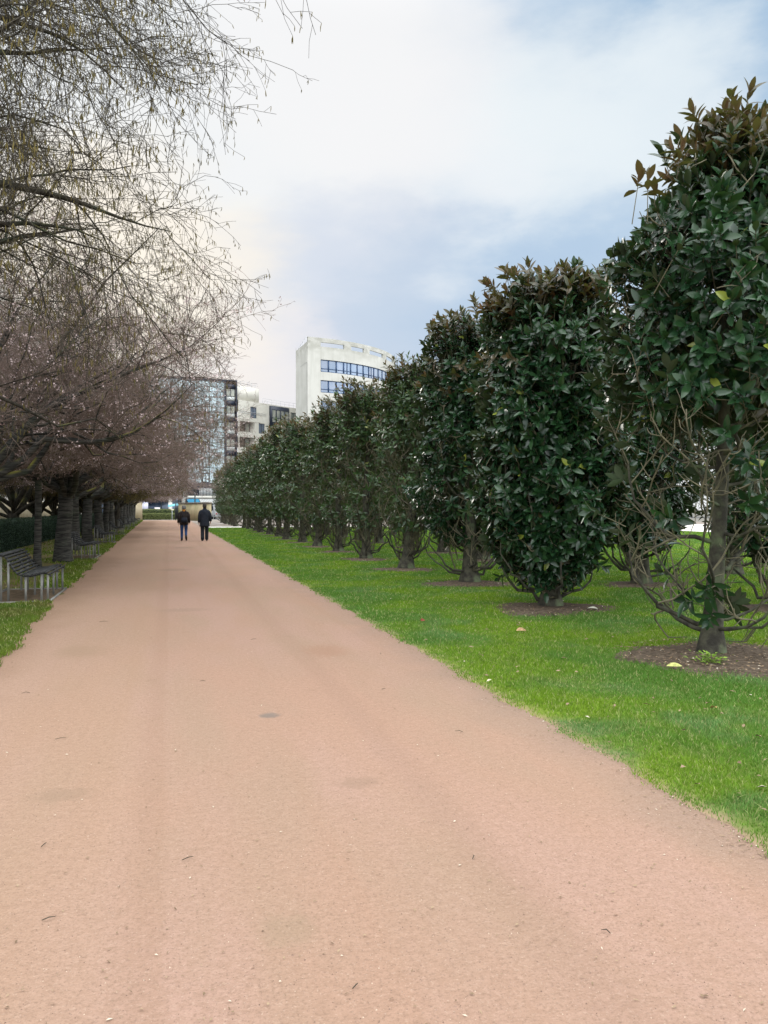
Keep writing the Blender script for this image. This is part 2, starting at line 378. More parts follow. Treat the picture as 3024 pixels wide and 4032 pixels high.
def sheet(name, pts, z, m, kind='structure'):
    a = Acc(); n = len(pts)
    me = bpy.data.meshes.new(name)
    me.from_pydata([(x, y, z) for x, y in pts], [], [list(range(n))]); me.materials.append(m)
    o = link(name, me); o['kind'] = kind; return o
def strip(name, ys, xl, xr, z, m):
    a = Acc(); n = len(ys)
    v = np.concatenate([np.stack([xl, ys, np.full(n, z)], 1), np.stack([xr, ys, np.full(n, z)], 1)])
    a.add(v, [[i, n + i, n + i + 1, i + 1] for i in range(n - 1)])
    o = a.obj(name, m); o['kind'] = 'structure'; return o
sheet('ground', [(-900, -300), (900, -300), (900, 1500), (-900, 1500)], -0.03, M['far_ground'])
ys = np.concatenate([np.arange(-6, 40, 0.12), np.arange(40, 116.01, 0.5)])
strip('path', ys, left_edge(ys) - 0.25, right_edge(ys) + 0.2, 0.0, M['path'])
ysl = ys[ys <= 66.2]
def turf(name, ys, edge, far, z, m):
    n = len(ys); a = Acc(); sg = 1 if far > 0 else -1
    cols = [(edge - sg * 0.05, -0.012), (edge + sg * 0.09, z), (np.full(n, far), z)]
    v = np.concatenate([np.stack([x, ys, np.full(n, zz)], 1) for x, zz in cols])
    q = [[c*n + i, (c+1)*n + i, (c+1)*n + i + 1, c*n + i + 1] for c in range(2) for i in range(n - 1)]
    if sg < 0: q = [k[::-1] for k in q]
    a.add(v, q); o = a.obj(name, m, None, True); o['kind'] = 'structure'
turf('lawn', ysl, right_edge(ysl), 34.0, 0.012, M['turf'])
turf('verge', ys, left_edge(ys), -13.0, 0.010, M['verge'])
sheet('cross_path', [(2.6, 66.25), (60, 66.25), (60, 71.6), (2.6, 71.6)], 0.004, M['pale_gravel'])
sheet('yard', [(2.6, 71.65), (60, 71.65), (60, 116), (2.6, 116)], 0.002, M['grey_gravel'])
sheet('plaza', [(34.02, -6), (120, -6), (120, 66.2), (34.02, 66.2)], 0.003, M['pale_gravel'])
sheet('pavement', [(-14, 116.05), (30, 116.05), (30, 118.0), (-14, 118.0)], 0.01, M['pale_gravel'])
sheet('road', [(-80, 126), (120, 126), (120, 139), (-80, 139)], -0.01, M['asphalt'])

# magnolia positions
ROW1 = [(5.32, 7.25), (5.56, 11.38), (5.81, 15.5), (5.62, 19.45), (5.60, 23.6), (5.66, 28.0)] + [(5.62 + 0.08 * math.sin(k * 2.3), 28.0 + 4.02 * (k + 1)) for k in range(16)]
ROW1 = [p for p in ROW1 if not (66.0 < p[1] < 71.0)]
ROW2 = [(8.85 + 0.1 * math.sin(k * 1.9), 10.3 + 4.03 * k) for k in range(13)]
ROW3 = [(12.3 + 0.1 * math.sin(k * 1.3), 12.0 + 4.1 * k) for k in range(11)]
BEDS = [(x - 0.05, y - 0.12, 0.95 if i == 0 else (0.9 if i < 3 else 0.8)) for i, (x, y) in enumerate(ROW1) if y < 60] + [(x, y, 0.8) for x, y in ROW2[:9]]
def bed_r(i, a):
    return BEDS[i][2] * (1 + 0.12 * np.sin(2 * a + i) + 0.11 * np.sin(3 * a + 2 * i) + 0.05 * np.sin(7 * a + i) + 0.03 * np.sin(13 * a + 3 * i))
for i, (bx, by, br) in enumerate(BEDS):
    a = np.arange(48) * 2 * math.pi / 48
    r = bed_r(i, a)
    acc = Acc()
    ring = np.stack([bx + r * np.cos(a), by + r * np.sin(a), np.full(48, 0.016)], 1)
    inner = np.stack([bx + 0.5 * r * np.cos(a), by + 0.5 * r * np.sin(a), np.full(48, 0.05)], 1)
    acc.add(np.concatenate([ring, inner, [[bx, by, 0.06]]]), [[k, (k+1) % 48, 48 + (k+1) % 48, 48 + k] for k in range(48)], [[48 + k, 48 + (k+1) % 48, 96] for k in range(48)])
    o = acc.obj('soil_bed', M['soil'], smooth=True); o['kind'] = 'structure'

# bench places (front-near foot)
M['pad_soil'] = mat('pad_soil', (0.135, 0.095, 0.062), 0.95, 0.1, c2=(0.085, 0.066, 0.042), nscale=9, bump=0.6, bscale=60)
BENCH_Y = [14.3, 26.0, 37.6, 49.3, 61.0, 72.6, 84.2, 95.8]
def in_pad(x, y):
    ok = np.zeros(len(x), bool)
    for by in BENCH_Y:
        ok |= (x > float(left_edge(by + 1)) - 1.15) & (x < float(left_edge(by + 1)) + 0.2) & (y > by - 0.15) & (y < by + 2.25)
    return ok

def rng_edge(X, Y):
    d = X - right_edge(Y) - 0.10 * np.sin(Y * 4.3) * np.sin(Y * 1.9 + 1)
    return rg.random(len(X)) < np.clip(0.42 + d / 0.3, 0.16, 1)
def blades(name, n_scale, xr, dens, m, label, hmin, hmax, side, dmax=66.0, patch=None):
    """grass blades as one mesh; fewer and wider ones with distance"""
    X, Yc, D = [], [], []
    d0 = 2.2
    while d0 < dmax:
        d1 = d0 * 1.18
        dm = (d0 + d1) / 2
        per = dens * min(1.0, (5.0 / dm) ** 1.75)
        a0, a1 = xr
        area = 0.5 * (a1 - a0) * (d1 * d1 - d0 * d0)
        n = int(area * per)
        an = rg.uniform(a0, a1, n); dd = np.sqrt(rg.uniform(d0 * d0, d1 * d1, n))
        X.append(dd * np.sin(an)); Yc.append(dd * np.cos(an)); D.append(dd)
        d0 = d1
    X = np.concatenate(X); Yc = np.concatenate(Yc); D = np.concatenate(D)
    if side > 0: k = (X > right_edge(Yc) - 0.0 - 0.06 * rg.random(len(X)) ** 3) & (Yc < 66.0) & (X < 33)
    else: k = (X < left_edge(Yc) + 0.03 + 0.06 * rg.random(len(X)) ** 3) & (X > -12.5) & ~in_pad(X, Yc) & (Yc < 115)
    for i, (bx, by, br) in enumerate(BEDS):
        a = np.arctan2(Yc - by, X - bx)
        k &= np.hypot(X - bx, Yc - by) > bed_r(i, a) * (1.04 - 0.38 * rg.random(len(X)) ** 2.5)
    if side > 0: k &= rng_edge(X, Yc)
    if patch is not None: k &= rg.random(len(X)) < patch(X, Yc)
    X, Yc, D = X[k], Yc[k], D[k]
    n = len(X)
    sc = np.maximum(1.0, D / 5.0)
    h = rg.uniform(hmin, hmax, n) * (np.clip(0.45 + (X - right_edge(Yc)) * 2.2, 0.4, 1) if side > 0 else 1) * (1 + 0.25 * np.sin(X * 3.1) * np.sin(Yc * 2.3)) * sc ** 0.3
    w = rg.uniform(0.0018, 0.0032, n) * sc ** 1.0
    az = rg.uniform(0, 2 * math.pi, n); tilt = rg.normal(0, 0.45, (n, 2))
    sx, sy = np.cos(az), np.sin(az)
    base = np.stack([X, Yc, np.full(n, 0.008)], 1)
    s = np.stack([sx, sy, np.zeros(n)], 1) * w[:, None]
    mid = base + np.stack([tilt[:, 0] * h * 0.35, tilt[:, 1] * h * 0.35, h * 0.55], 1)
    tip = base + np.stack([tilt[:, 0] * h, tilt[:, 1] * h, h * 0.95], 1)
    a = Acc()
    V = np.stack([base - s, base + s, mid + s * 0.8, mid - s * 0.8, tip], 1).reshape(-1, 3)
    i5 = (np.arange(n) * 5)[:, None]
    a.add(V, i5 + np.array([[0, 1, 2, 3]]), i5 + np.array([[3, 2, 4]]))
    o = a.obj(name, m)
    return tag(o, label, 'grass', kind='stuff')
blades('lawn_grass', 1, (rad(-3), rad(44)), 11000, M['blade'], 'bright green mown grass of the lawn beside the pink path', 0.016, 0.038, 1)
def vpatch(x, y):
    base = 0.25 + 0.75 * (0.5 + 0.5 * np.sin(x * 1.7 + 1.1 * np.sin(y * 0.6)) * np.sin(y * 0.9 + x))
    return np.clip(np.where(y < 13.9, 1.0, np.where(x > left_edge(y) - 0.55, np.clip(base + 0.1, 0, 1), np.clip(base * 0.5 - 0.2, 0, 1))), 0, 1)
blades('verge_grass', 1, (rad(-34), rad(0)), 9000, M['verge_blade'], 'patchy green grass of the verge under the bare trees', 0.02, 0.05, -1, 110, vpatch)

# ------------------------------------------------------------------ leaves and branches
def leaves(acc, O, D, N, L, Wd, lod=0, m=0, bend=0.25, fold=0.35, rng=rg):
    n = len(O)
    D = nz(D); N = nz(N - D * (N * D).sum(-1, keepdims=True)); S = np.cross(D, N)
    if lod == 0: ts = np.array([0, .18, .42, .68, .88, 1.0]); ws = np.array([.06, .62, 1.0, .86, .45, 0.0])
    else: ts = np.array([0, .45, 1.0]); ws = np.array([.08, 1.0, 0.0])
    K = len(ts)
    bd = (bend * (0.3 + 1.4 * rng.random(n)))[:, None, None]; fd = (fold * (0.4 + rng.random(n)))[:, None, None]
    Lc = L[:, None, None]; Wc = Wd[:, None, None]
    c = O[:, None] + D[:, None] * Lc * ts[None, :, None] - N[:, None] * Lc * bd * (ts ** 2)[None, :, None]
    sp = S[:, None] * Wc * ws[None, :, None]; lift = N[:, None] * Wc * ws[None, :, None] * fd
    V = np.stack([c, c + sp + lift, c - sp + lift], 2).reshape(n, K * 3, 3)
    q = []; tr = []
    for k in range(K - 1):
        c0, p0, m0 = 3*k, 3*k+1, 3*k+2; c1, p1, m1 = 3*k+3, 3*k+4, 3*k+5
        if k == K - 2: tr += [[c0, p0, c1], [c0, c1, m0]]
        else: q += [[c0, p0, p1, c1], [c0, c1, m1, m0]]
    b = (np.arange(n) * K * 3)[:, None, None]
    acc.add(V.reshape(-1, 3), (b + np.array(q)[None]).reshape(-1, 4) if q else None, (b + np.array(tr)[None]).reshape(-1, 3), m)

def grow(rng, P, R, n, t0, t1, L, var, ang, K, rr, rtip, grav=0.0, wig=0.15, taper=0.5, power=1.0):
    N, K0, _ = P.shape
    tt = t0 + (t1 - t0) * (np.arange(n)[None] + rng.random((N, n))) / n
    f = tt * (K0 - 1); i = np.clip(np.floor(f).astype(int), 0, K0 - 2); w = (f - i)[..., None]
    I = np.arange(N)[:, None]
    pos = P[I, i] * (1 - w) + P[I, i + 1] * w
    tan = nz(P[I, i + 1] - P[I, i])
    r0 = (R[I, i] * (1 - w[..., 0]) + R[I, i + 1] * w[..., 0]) * rr
    ref = nz(np.cross(tan, np.array([0.13, 0.37, 0.92]))); ref2 = np.cross(tan, ref)
    az = (np.arange(n)[None] * 2.4 + rng.random((N, 1)) * 6.28 + rng.normal(0, 0.5, (N, n)))[..., None]
    perp = np.cos(az) * ref + np.sin(az) * ref2
    a = rng.uniform(ang[0], ang[1], (N, n, 1))
    d = np.cos(a) * tan + np.sin(a) * perp
    ln = L * (1 - taper * tt) * np.clip(1 + var * rng.normal(0, 1, (N, n)), 0.35, 1.9)
    pos = pos.reshape(-1, 3); d = d.reshape(-1, 3); ln = ln.reshape(-1, 1) / (K - 1); r0 = np.maximum(r0.reshape(-1), rtip * 1.15)
    pts = [pos]
    for k in range(K - 1):
        d = nz(d + wig * rng.normal(0, 1, d.shape) + np.array([0, 0, -grav]))
        pts.append(pts[-1] + d * ln)
    PP = np.stack(pts, 1)
    s = np.linspace(0, 1, K)[None] ** power
    RR = r0[:, None] * (1 - s) + rtip * s
    return PP, RR

# ------------------------------------------------------------------ magnolias
def magnolia_meshes(seed, H, R, lod, tips, bare, trunk_r, lean=0.0, leader=False, low=0.3, size=1.0, twig_n=6, keep_low=None):
    rng = np.random.default_rng(seed)
    lump_a = rng.uniform(0, 6.28, 6)
    def Rz(z, az):
        b = np.interp(z, [0.0, low, low + 0.55, low + 1.1, H - 1.3, H - 0.55, H - 0.1, H + .3], [0.2, 0.40, 0.78, 1.0, 1.0, 1.0 if not leader else 0.60, 0.86 if not leader else 0.20, 0.5 if not leader else 0.08])
        lump = 1 + 0.10 * np.sin(2 * az + lump_a[0] + z * 0.8) + 0.10 * np.sin(3 * az + lump_a[1] - z * 1.9) + 0.09 * np.sin(5 * az + lump_a[2] + z * 3.1)
        return R * b * lump
    # trunk
    K = 16
    z = np.linspace(-0.05, H - 0.5, K); s = np.linspace(0, 1, K)
    tx = lean * s + 0.05 * np.sin(s * 7 + lump_a[3]) * s; ty = 0.05 * np.sin(s * 6 + lump_a[4]) * s
    TP = np.stack([tx, ty, z], 1)[None]
    TR = (trunk_r * (1 - 0.80 * s ** 0.9) * (1 + 0.7 * np.exp(-s * 22)))[None]
    trunk = Acc(); trunk.tubes(TP, TR, 14 if lod == 0 else 8)
    # limbs: out from the trunk, then turning up
    nl = 30 if lod == 0 else 20
    zb = np.concatenate([rng.uniform(0.10, 0.42, 6), np.linspace(0.6, H - 0.9, nl - 6) + rng.normal(0, 0.08, nl - 6)])
    az = np.arange(nl) * 2.4 + rng.normal(0, 0.3, nl)
    Kl = 8; pts = []
    sb = np.clip((zb + .05) / (H - 0.45), 0, 1)
    p0 = np.stack([np.interp(sb, s, tx), np.interp(sb, s, ty), zb], 1)
    hd = np.stack([np.cos(az), np.sin(az), np.zeros(nl)], 1)
    out = R * rng.uniform(0.55, 0.95, nl); rise = rng.uniform(0.5, 1.1, nl)
    for k in range(Kl):
        u = k / (Kl - 1)
        p = p0 + hd * (out * (1 - (1 - u) ** 1.7))[:, None] + np.array([0, 0, 1.0]) * (rise * u ** 1.8)[:, None]
        if k: p = p + rng.normal(0, 0.03, p.shape)
        pts.append(p)
    LP = np.stack(pts, 1)
    lr = trunk_r * rng.uniform(0.16, 0.28, nl)
    LR = lr[:, None] * np.linspace(1, 0.35, Kl)[None]
    trunk.tubes(LP, LR, 7 if lod == 0 else 5)
    def clip(P):
        a = np.arctan2(P[..., 1], P[..., 0]); r = np.hypot(P[..., 0], P[..., 1]); rm = Rz(P[..., 2], a) * 0.95
        k = np.where(r > rm, rm / np.maximum(r, 1e-6), 1.0)
        P[..., 0] *= k; P[..., 1] *= k
        P[..., 2] = np.minimum(np.maximum(P[..., 2], 0.16), H + 0.1)
        return P
    tw = Acc()
    P2, R2 = grow(rng, LP, LR, twig_n, 0.2, 1.0, 0.75, 0.3, (0.5, 1.2), 6, 0.62, 0.007, -0.12, 0.22, 0.3)
    P2 = clip(P2); tw.tubes(P2, R2, 5 if lod == 0 else 3)
    P3, R3 = grow(rng, P2, R2, 4, 0.3, 1.0, 0.34, 0.3, (0.5, 1.3), 4, 0.7, 0.0045, -0.1, 0.25, 0.3)
    P3 = clip(P3); tw.tubes(P3, R3, 4 if lod == 0 else 3)
    # leafy shoots
    n = tips
    zz = rng.uniform(low - 0.05, H - 0.02, n); zz = np.where(rng.random(n) < 0.10, H - rng.random(n) ** 1.4 * 0.6, zz)
    aa = rng.uniform(-math.pi, math.pi, n)
    rf = np.where(rng.random(n) < 0.72, rng.uniform(0.86, 1.06, n), rng.uniform(0.35, 0.9, n))
    top = zz > H - 0.75
    rf = np.where(top, np.sqrt(rng.random(n)) * 1.02, rf)
    rr = Rz(zz, aa) * rf
    cx = np.interp(zz, TP[0, :, 2], TP[0, :, 0])
    tip = np.stack([cx * (0.9 if leader else 0.6) + rr * np.cos(aa), rr * np.sin(aa), zz], 1)
    k = rng.random(n) < bare(zz, aa)
    tip = tip[k]; aa = aa[k]; zz = zz[k]; top = top[k]; n = len(tip)
    upw = np.where(top, 1.5, np.interp(zz, [0.3, 1.2, H - 1, H], [-0.05, 0.25, 0.5, 1.2]))
    axis = nz(np.stack([np.cos(aa), np.sin(aa), upw], 1) + rng.normal(0, 0.38, (n, 3)))
    # a few leading shoots stick out of the clipped outline
    spr = rng.random(n) < np.where(top, 0.22, 0.04)
    tip = tip + axis * (spr * rng.uniform(0.08, 0.30, n))[:, None] + np.array([0, 0, 1]) * ((spr & top) * rng.uniform(0, 0.22, n))[:, None]
    spr2 = spr.copy()
    if leader:
        ext = np.array([[0.24, 0.0, H + 0.44], [0.30, 0.08, H + 0.30], [0.16, -0.05, H + 0.26], [0.20, 0.12, H + 0.12], [0.40, -0.1, H + 0.10], [0.05, 0.1, H + 0.02], [-0.95, -0.35, H - 0.62], [-0.88, -0.1, H - 0.5], [-0.62, -0.4, H - 0.36]])
        tip = np.concatenate([tip, ext]); axis = np.concatenate([axis, nz(np.array([0.05, 0, 1.0]) + rng.normal(0, 0.15, (9, 3)))]); top = np.concatenate([top, np.ones(9, bool)]); spr2 = np.concatenate([spr2, np.ones(9, bool)]); n = len(tip)
    sl = rng.uniform(0.18, 0.42, n)[:, None]
    S0 = tip - axis * sl - np.array([0, 0, 1]) * sl * 0.25
    SP = np.stack([S0, (S0 + tip) / 2 - axis * 0.02 , tip], 1)
    tw.tubes(SP, np.tile(np.array([[0.006, 0.005, 0.004]]), (n, 1)), 3)
    nl_ = 10 if lod == 0 else 7
    j = np.arange(nl_)
    ref = nz(np.cross(axis, np.array([0.3, 0.5, 0.81]) + rng.normal(0, .2, (n, 3)))); ref2 = np.cross(axis, ref)
    az = (j[None] * 2.4 + rng.random((n, 1)) * 6.28)[..., None] + rng.normal(0, .2, (n, nl_, 1))
    perp = np.cos(az) * ref[:, None] + np.sin(az) * ref2[:, None]
    el = np.interp(j, [0, nl_ - 1], [0.35, 1.45])[None, :, None] + rng.normal(0, 0.2, (n, nl_, 1))
    el = np.where(top[:, None, None], el * 0.72, el)
    D = np.cos(el) * axis[:, None] + np.sin(el) * perp
    N = np.cos(el + 1.5708) * axis[:, None] * -1 + 0.0 * perp
    N = axis[:, None] - D * (axis[:, None] * D).sum(-1, keepdims=True)
    D = D + np.array([0, 0, -0.28]) * (np.sin(el) * 0.8)
    O = tip[:, None] - axis[:, None] * (np.interp(j, [0, nl_ - 1], [0.0, 0.17])[None, :, None])
    L = (rng.uniform(0.10, 0.175, (n, nl_)) * np.interp(j, [0, 2, nl_ - 1], [0.75, 1.0, 1.05])[None]) * size
    keep = rng.random((n, nl_)) < 0.93
    cr = Acc()
    yg = np.repeat(((tip[:, 2] > H - 0.30) & (rng.random(n) < 0.6)) | (spr2 & (rng.random(n) < .8) & (tip[:, 2] > H - 1.4)) | (rng.random(n) < 0.008), nl_).reshape(n, nl_)
    for mi_, sel in ((0, keep & ~yg), (1, keep & yg)):
        leaves(cr, O[sel], D[sel], N[sel], L[sel], L[sel] * rng.uniform(0.17, 0.24, sel.sum()), lod, mi_, 0.22, 0.35, rng)
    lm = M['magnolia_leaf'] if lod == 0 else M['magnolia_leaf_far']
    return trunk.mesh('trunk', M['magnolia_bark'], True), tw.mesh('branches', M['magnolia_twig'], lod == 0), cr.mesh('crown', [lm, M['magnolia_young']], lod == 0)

full = lambda z, a: np.where(z < 0.9, 0.75, 1.0)
def bare_low(z1, amt, sect=None):
    def f(z, a):
        k = np.interp(z, [z1 - 0.25, z1 + 0.35], [amt, 1.0])
        if sect is not None:
            inside = np.cos(a - sect[0]) > math.cos(sect[1])
            k = np.where(inside, k, np.maximum(k, 0.65))
        return k
    return f
# angle of the camera side of a tree is about -0.6*pi
CS = -0.78 * math.pi
def mid_bare(z, a):
    inside = np.cos(a - CS) > math.cos(1.5)
    k = np.interp(z, [0.85, 1.15, 1.5, 2.8, 3.5, 3.9], [0.03, 0.24, 0.12, 0.12, 0.5, 1.0])
    return np.where(inside, k, np.interp(z, [0.85, 1.2, 3.2, 3.7], [0.03, 0.30, 0.36, 1.0]))
def trunk_show(z, a):
    inside = np.cos(a - (-0.60 * math.pi + 0.2)) > math.cos(1.05)
    k = np.interp(z, [0.35, 0.8, 2.1, 2.9], [0.04, 0.05, 0.08, 1.0])
    return np.where(inside, k, np.where(z < 0.85, 0.08, np.where(a < -0.6 * math.pi + 0.2, 0.85, 0.5)))
print('magnolias')
far_den = lambda z, a: np.interp(z, [0.85, 1.15, 1.4, 3, 3.6], [0.03, 0.24, 0.36, 0.42, 1.0])
MAG = [
    magnolia_meshes(1, 5.26, 1.12, 0, 2600, bare_low(2.5, 0.04), 0.100, 0.26, True, 0.3, 1.14, 5),
    magnolia_meshes(2, 4.80, 0.98, 0, 2600, lambda z, a: np.interp(z, [0.3, 0.6, 1.0], [0.25, 0.6, 1.0]), 0.135, -0.05, False, 0.42, 1.14, 4),
    magnolia_meshes(3, 5.15, 1.02, 0, 2100, trunk_show, 0.155, 0.10, False, 0.75, 1.16, 4),
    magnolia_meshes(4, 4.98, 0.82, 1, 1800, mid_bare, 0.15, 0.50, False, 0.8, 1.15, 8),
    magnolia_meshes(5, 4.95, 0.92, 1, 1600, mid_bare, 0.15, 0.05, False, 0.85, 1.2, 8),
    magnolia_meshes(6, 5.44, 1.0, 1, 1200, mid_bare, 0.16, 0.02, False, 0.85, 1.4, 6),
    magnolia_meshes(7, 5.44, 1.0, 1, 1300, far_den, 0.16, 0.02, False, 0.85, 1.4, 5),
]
ORD = ['nearest', 'second', 'third', 'fourth', 'fifth', 'sixth', 'seventh', 'eighth', 'ninth', 'tenth', 'eleventh', 'twelfth', 'thirteenth']
LAB1 = ['tall dark magnolia nearest the camera, bare tangled lower branches and pointed brown top',
        'full rounded dark magnolia, second from the camera, leafy nearly down to its soil bed',
        'dark magnolia third along the path, bent trunk showing under a heavy crown',
        'magnolia fourth along the path, thin leaves round a dark trunk',
        'magnolia fifth along the path with bare grey twigs up its middle',
        'magnolia sixth along the path, pale bare branches under a leafy cap']
def put_mag(k, x, y, rz, label, group, s=1.0):
    o = thing('magnolia_tree', label, 'tree', (x, y, 0.01), rz, group)
    for nm, me in zip(('trunk', 'branches', 'crown'), MAG[k]): link(nm, me, o)
    o.scale = (s, s, s)
    return o
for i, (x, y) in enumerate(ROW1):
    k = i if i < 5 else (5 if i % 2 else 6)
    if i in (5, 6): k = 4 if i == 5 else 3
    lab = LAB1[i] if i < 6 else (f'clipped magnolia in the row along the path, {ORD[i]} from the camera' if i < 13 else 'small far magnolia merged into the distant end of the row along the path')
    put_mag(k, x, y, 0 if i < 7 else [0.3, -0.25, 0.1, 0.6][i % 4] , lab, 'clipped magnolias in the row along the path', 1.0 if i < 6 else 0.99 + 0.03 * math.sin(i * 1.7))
for i, (x, y) in enumerate(ROW2):
    lab = f'magnolia in the second row back from the path, {ORD[i]} along it' if i < 4 else 'dim magnolia in the second row, mostly hidden behind the row along the path'
    put_mag([2, 2, 6, 5][i % 4] if i < 4 else (5, 6)[i % 2], x, y, 1.9 + i * 1.3, lab, 'magnolias in the second row', 0.97)
for i, (x, y) in enumerate(ROW3):
    put_mag(6 if i else 2, x, y, 0.8 + i * 2.1, 'dim magnolia in the third row, glimpsed between the nearer trunks', 'magnolias in the third row', 0.97)

# ------------------------------------------------------------------ bare trees on the other side
def limb(p, d, L, K, r0, r1, grav, wig, rng):
    d = np.array(d, float); d /= np.linalg.norm(d); pts = [np.array(p, float)]
    for k in range(K - 1):
        d = d + wig * rng.normal(0, 1, 3) + np.array([0, 0, -grav]); d /= np.linalg.norm(d)
        pts.append(pts[-1] + d * L / (K - 1))
    return np.array(pts), r1 + (r0 - r1) * (1 - np.linspace(0, 1, K)) ** 1.15

def bare_tree(seed, spec):
    rng = np.random.default_rng(seed)
    trunk = Acc(); crown = Acc()
    K = 9; h = spec['trunk_h']; s = np.linspace(0, 1, K)
    TP = np.stack([spec.get('lean', 0) * s + 0.03 * np.sin(5 * s), 0.04 * np.sin(4 * s + 1), -0.1 + (h + 0.1) * s], 1)
    TR = spec['r'] * (1 - 0.22 * s) * (1 + 0.45 * np.exp(-s * 9)) * (1 + 0.10 * np.exp(-(1 - s) * 6))
    trunk.tube(TP, TR, 18)
    limbs = []
    top = TP[-1]
    K1 = 12
    for (az, el, L, r, grav, zoff) in spec['limbs']:
        d = (math.cos(az) * math.cos(el), math.sin(az) * math.cos(el), math.sin(el))
        P, R = limb(top + np.array([0, 0, zoff]), d, L, K1, r, 0.007, grav, spec.get('wig', 0.12), rng)
        lo = spec['zmin'] + 0.25; zt = P[3:, 2]
        P[3:, 2] = np.where(zt < lo, lo + (lo - zt) * 0.3, zt)
        limbs.append((P, R))
    LP = np.stack([l[0] for l in limbs]); LR = np.stack([l[1] for l in limbs])
    trunk.tubes(LP, LR, 9)
    P, R = LP, LR
    lv = spec['levels']
    ends = None
    for li, (n, t0, L, ang, Kk, rr, rtip, grav, wig, sides) in enumerate(lv):
        P, R = grow(rng, P, R, n, t0, 1.0, L, 0.3, ang, Kk, rr, rtip, grav, wig, 0.45)
        if 'zmin' in spec:
            zt = P[:, :, 2]; zl = spec['zmin'] + 0.32 * np.sin(P[:, :, 0] * 1.5 + seed) * np.sin(P[:, :, 1] * 1.3) + 0.2 * np.sin(P[:, :, 1] * 2.9 + P[:, :, 0] * 2.1)
            P[:, :, 2] = np.where(zt < zl, zl + (zl - zt) * 0.45, zt)
        (trunk if li == 0 else crown).tubes(P, R, sides, 0)
    # what hangs on the twigs
    mats = [spec['twig']]
    if spec.get('catkins'):
        n = spec['catkins']; i = rng.integers(0, len(P), n); k = rng.integers(1, P.shape[1], n)
        O = P[i, k]; Lc = rng.uniform(0.035, 0.085, n) * spec.get('cs', 1)
        drop = np.stack([rng.normal(0, .012, n), rng.normal(0, .012, n), -Lc], 1)
        q = np.stack([O, O + drop * 0.5 + rng.normal(0, .003, (n, 3)), O + drop], 1)
        crown.tubes(q, np.tile(np.array([[0.003, 0.0055, 0.003]]) * spec.get('cs', 1), (n, 1)), 3, 1)
        mats.append(M['catkin'])
    if spec.get('buds'):
        n = spec['buds']; i = rng.integers(0, len(P), n); k = rng.integers(1, P.shape[1], n)
        O = P[i, k] + rng.normal(0, 0.012, (n, 3)); D = nz(rng.normal(0, 1, (n, 3))); N = nz(rng.normal(0, 1, (n, 3)))
        leaves(crown, O, D, N, rng.uniform(0.022, 0.045, n), rng.uniform(0.007, 0.013, n), 1, len(mats), 0.2, 0.4, rng)
        mats.append(M['bud'])
    if spec.get('petals'):
        n = spec['petals']; ci = rng.integers(0, len(P), n // 5)
        ci = np.repeat(ci, 5)[:n]; n = len(ci); k = rng.integers(1, P.shape[1], n)
        O = P[ci, k] + rng.normal(0, 0.03, (n, 3)); D = nz(rng.normal(0, 1, (n, 3))); N = nz(rng.normal(0, 1, (n, 3)) + np.array([0, 0, 0.3]))
        leaves(crown, O, D, N, rng.uniform(0.024, 0.048, n), rng.uniform(0.011, 0.020, n), 1, len(mats), 0.2, 0.4, rng)
        mats.append(M['petal'])
    return trunk.mesh('trunk', spec['bark'], True), crown.mesh('crown', mats)
print('bare trees')
def cherry_spec(seed, reach=1.0, r=0.23, h=1.95, petals=900, buds=6000):
    rng = random.Random(seed)
    L = []
    for k in range(9):
        az = k * 0.698 + rng.uniform(-0.25, 0.25)
        el = rad(rng.uniform(25, 44)); ln = rng.uniform(4.7, 5.9) * reach
        L.append((az, el, ln, r * rng.uniform(0.30, 0.46), rng.uniform(0.0, 0.035), rng.uniform(-0.15, 0.1)))
    for k in range(8):
        az = k * 0.785 + rng.uniform(-0.4, 0.4)
        L.append((az, rad(rng.uniform(48, 80)), rng.uniform(5.0, 6.6) * reach, r * rng.uniform(0.30, 0.42), 0.02, 0.0))
    return dict(trunk_h=h, r=r, limbs=L, bark=M['cherry_bark'], twig=M['cherry_twig'], zmin=2.55, wig=0.14,
        levels=[(10, 0.18, 2.0, (0.5, 1.1), 7, 0.5, 0.007, 0.00, 0.16, 5),
                (7, 0.12, 1.05, (0.4, 1.0), 6, 0.55, 0.004, 0.02, 0.18, 3),
                (6, 0.10, 0.6, (0.4, 1.0), 4, 0.6, 0.003, 0.03, 0.18, 3),
                (3, 0.15, 0.28, (0.4, 1.0), 3, 0.7, 0.0022, 0.02, 0.2, 3)],
        petals=petals, buds=buds)
CH = [bare_tree(21, cherry_spec(1, 0.94, petals=9500)), bare_tree(22, cherry_spec(2, petals=7000)), bare_tree(23, cherry_spec(3, r=0.21, petals=6500))]
ysp = cherry_spec(5, 0.62, 0.095, 2.3, 1500, 1500)
CH.append(bare_tree(24, ysp))
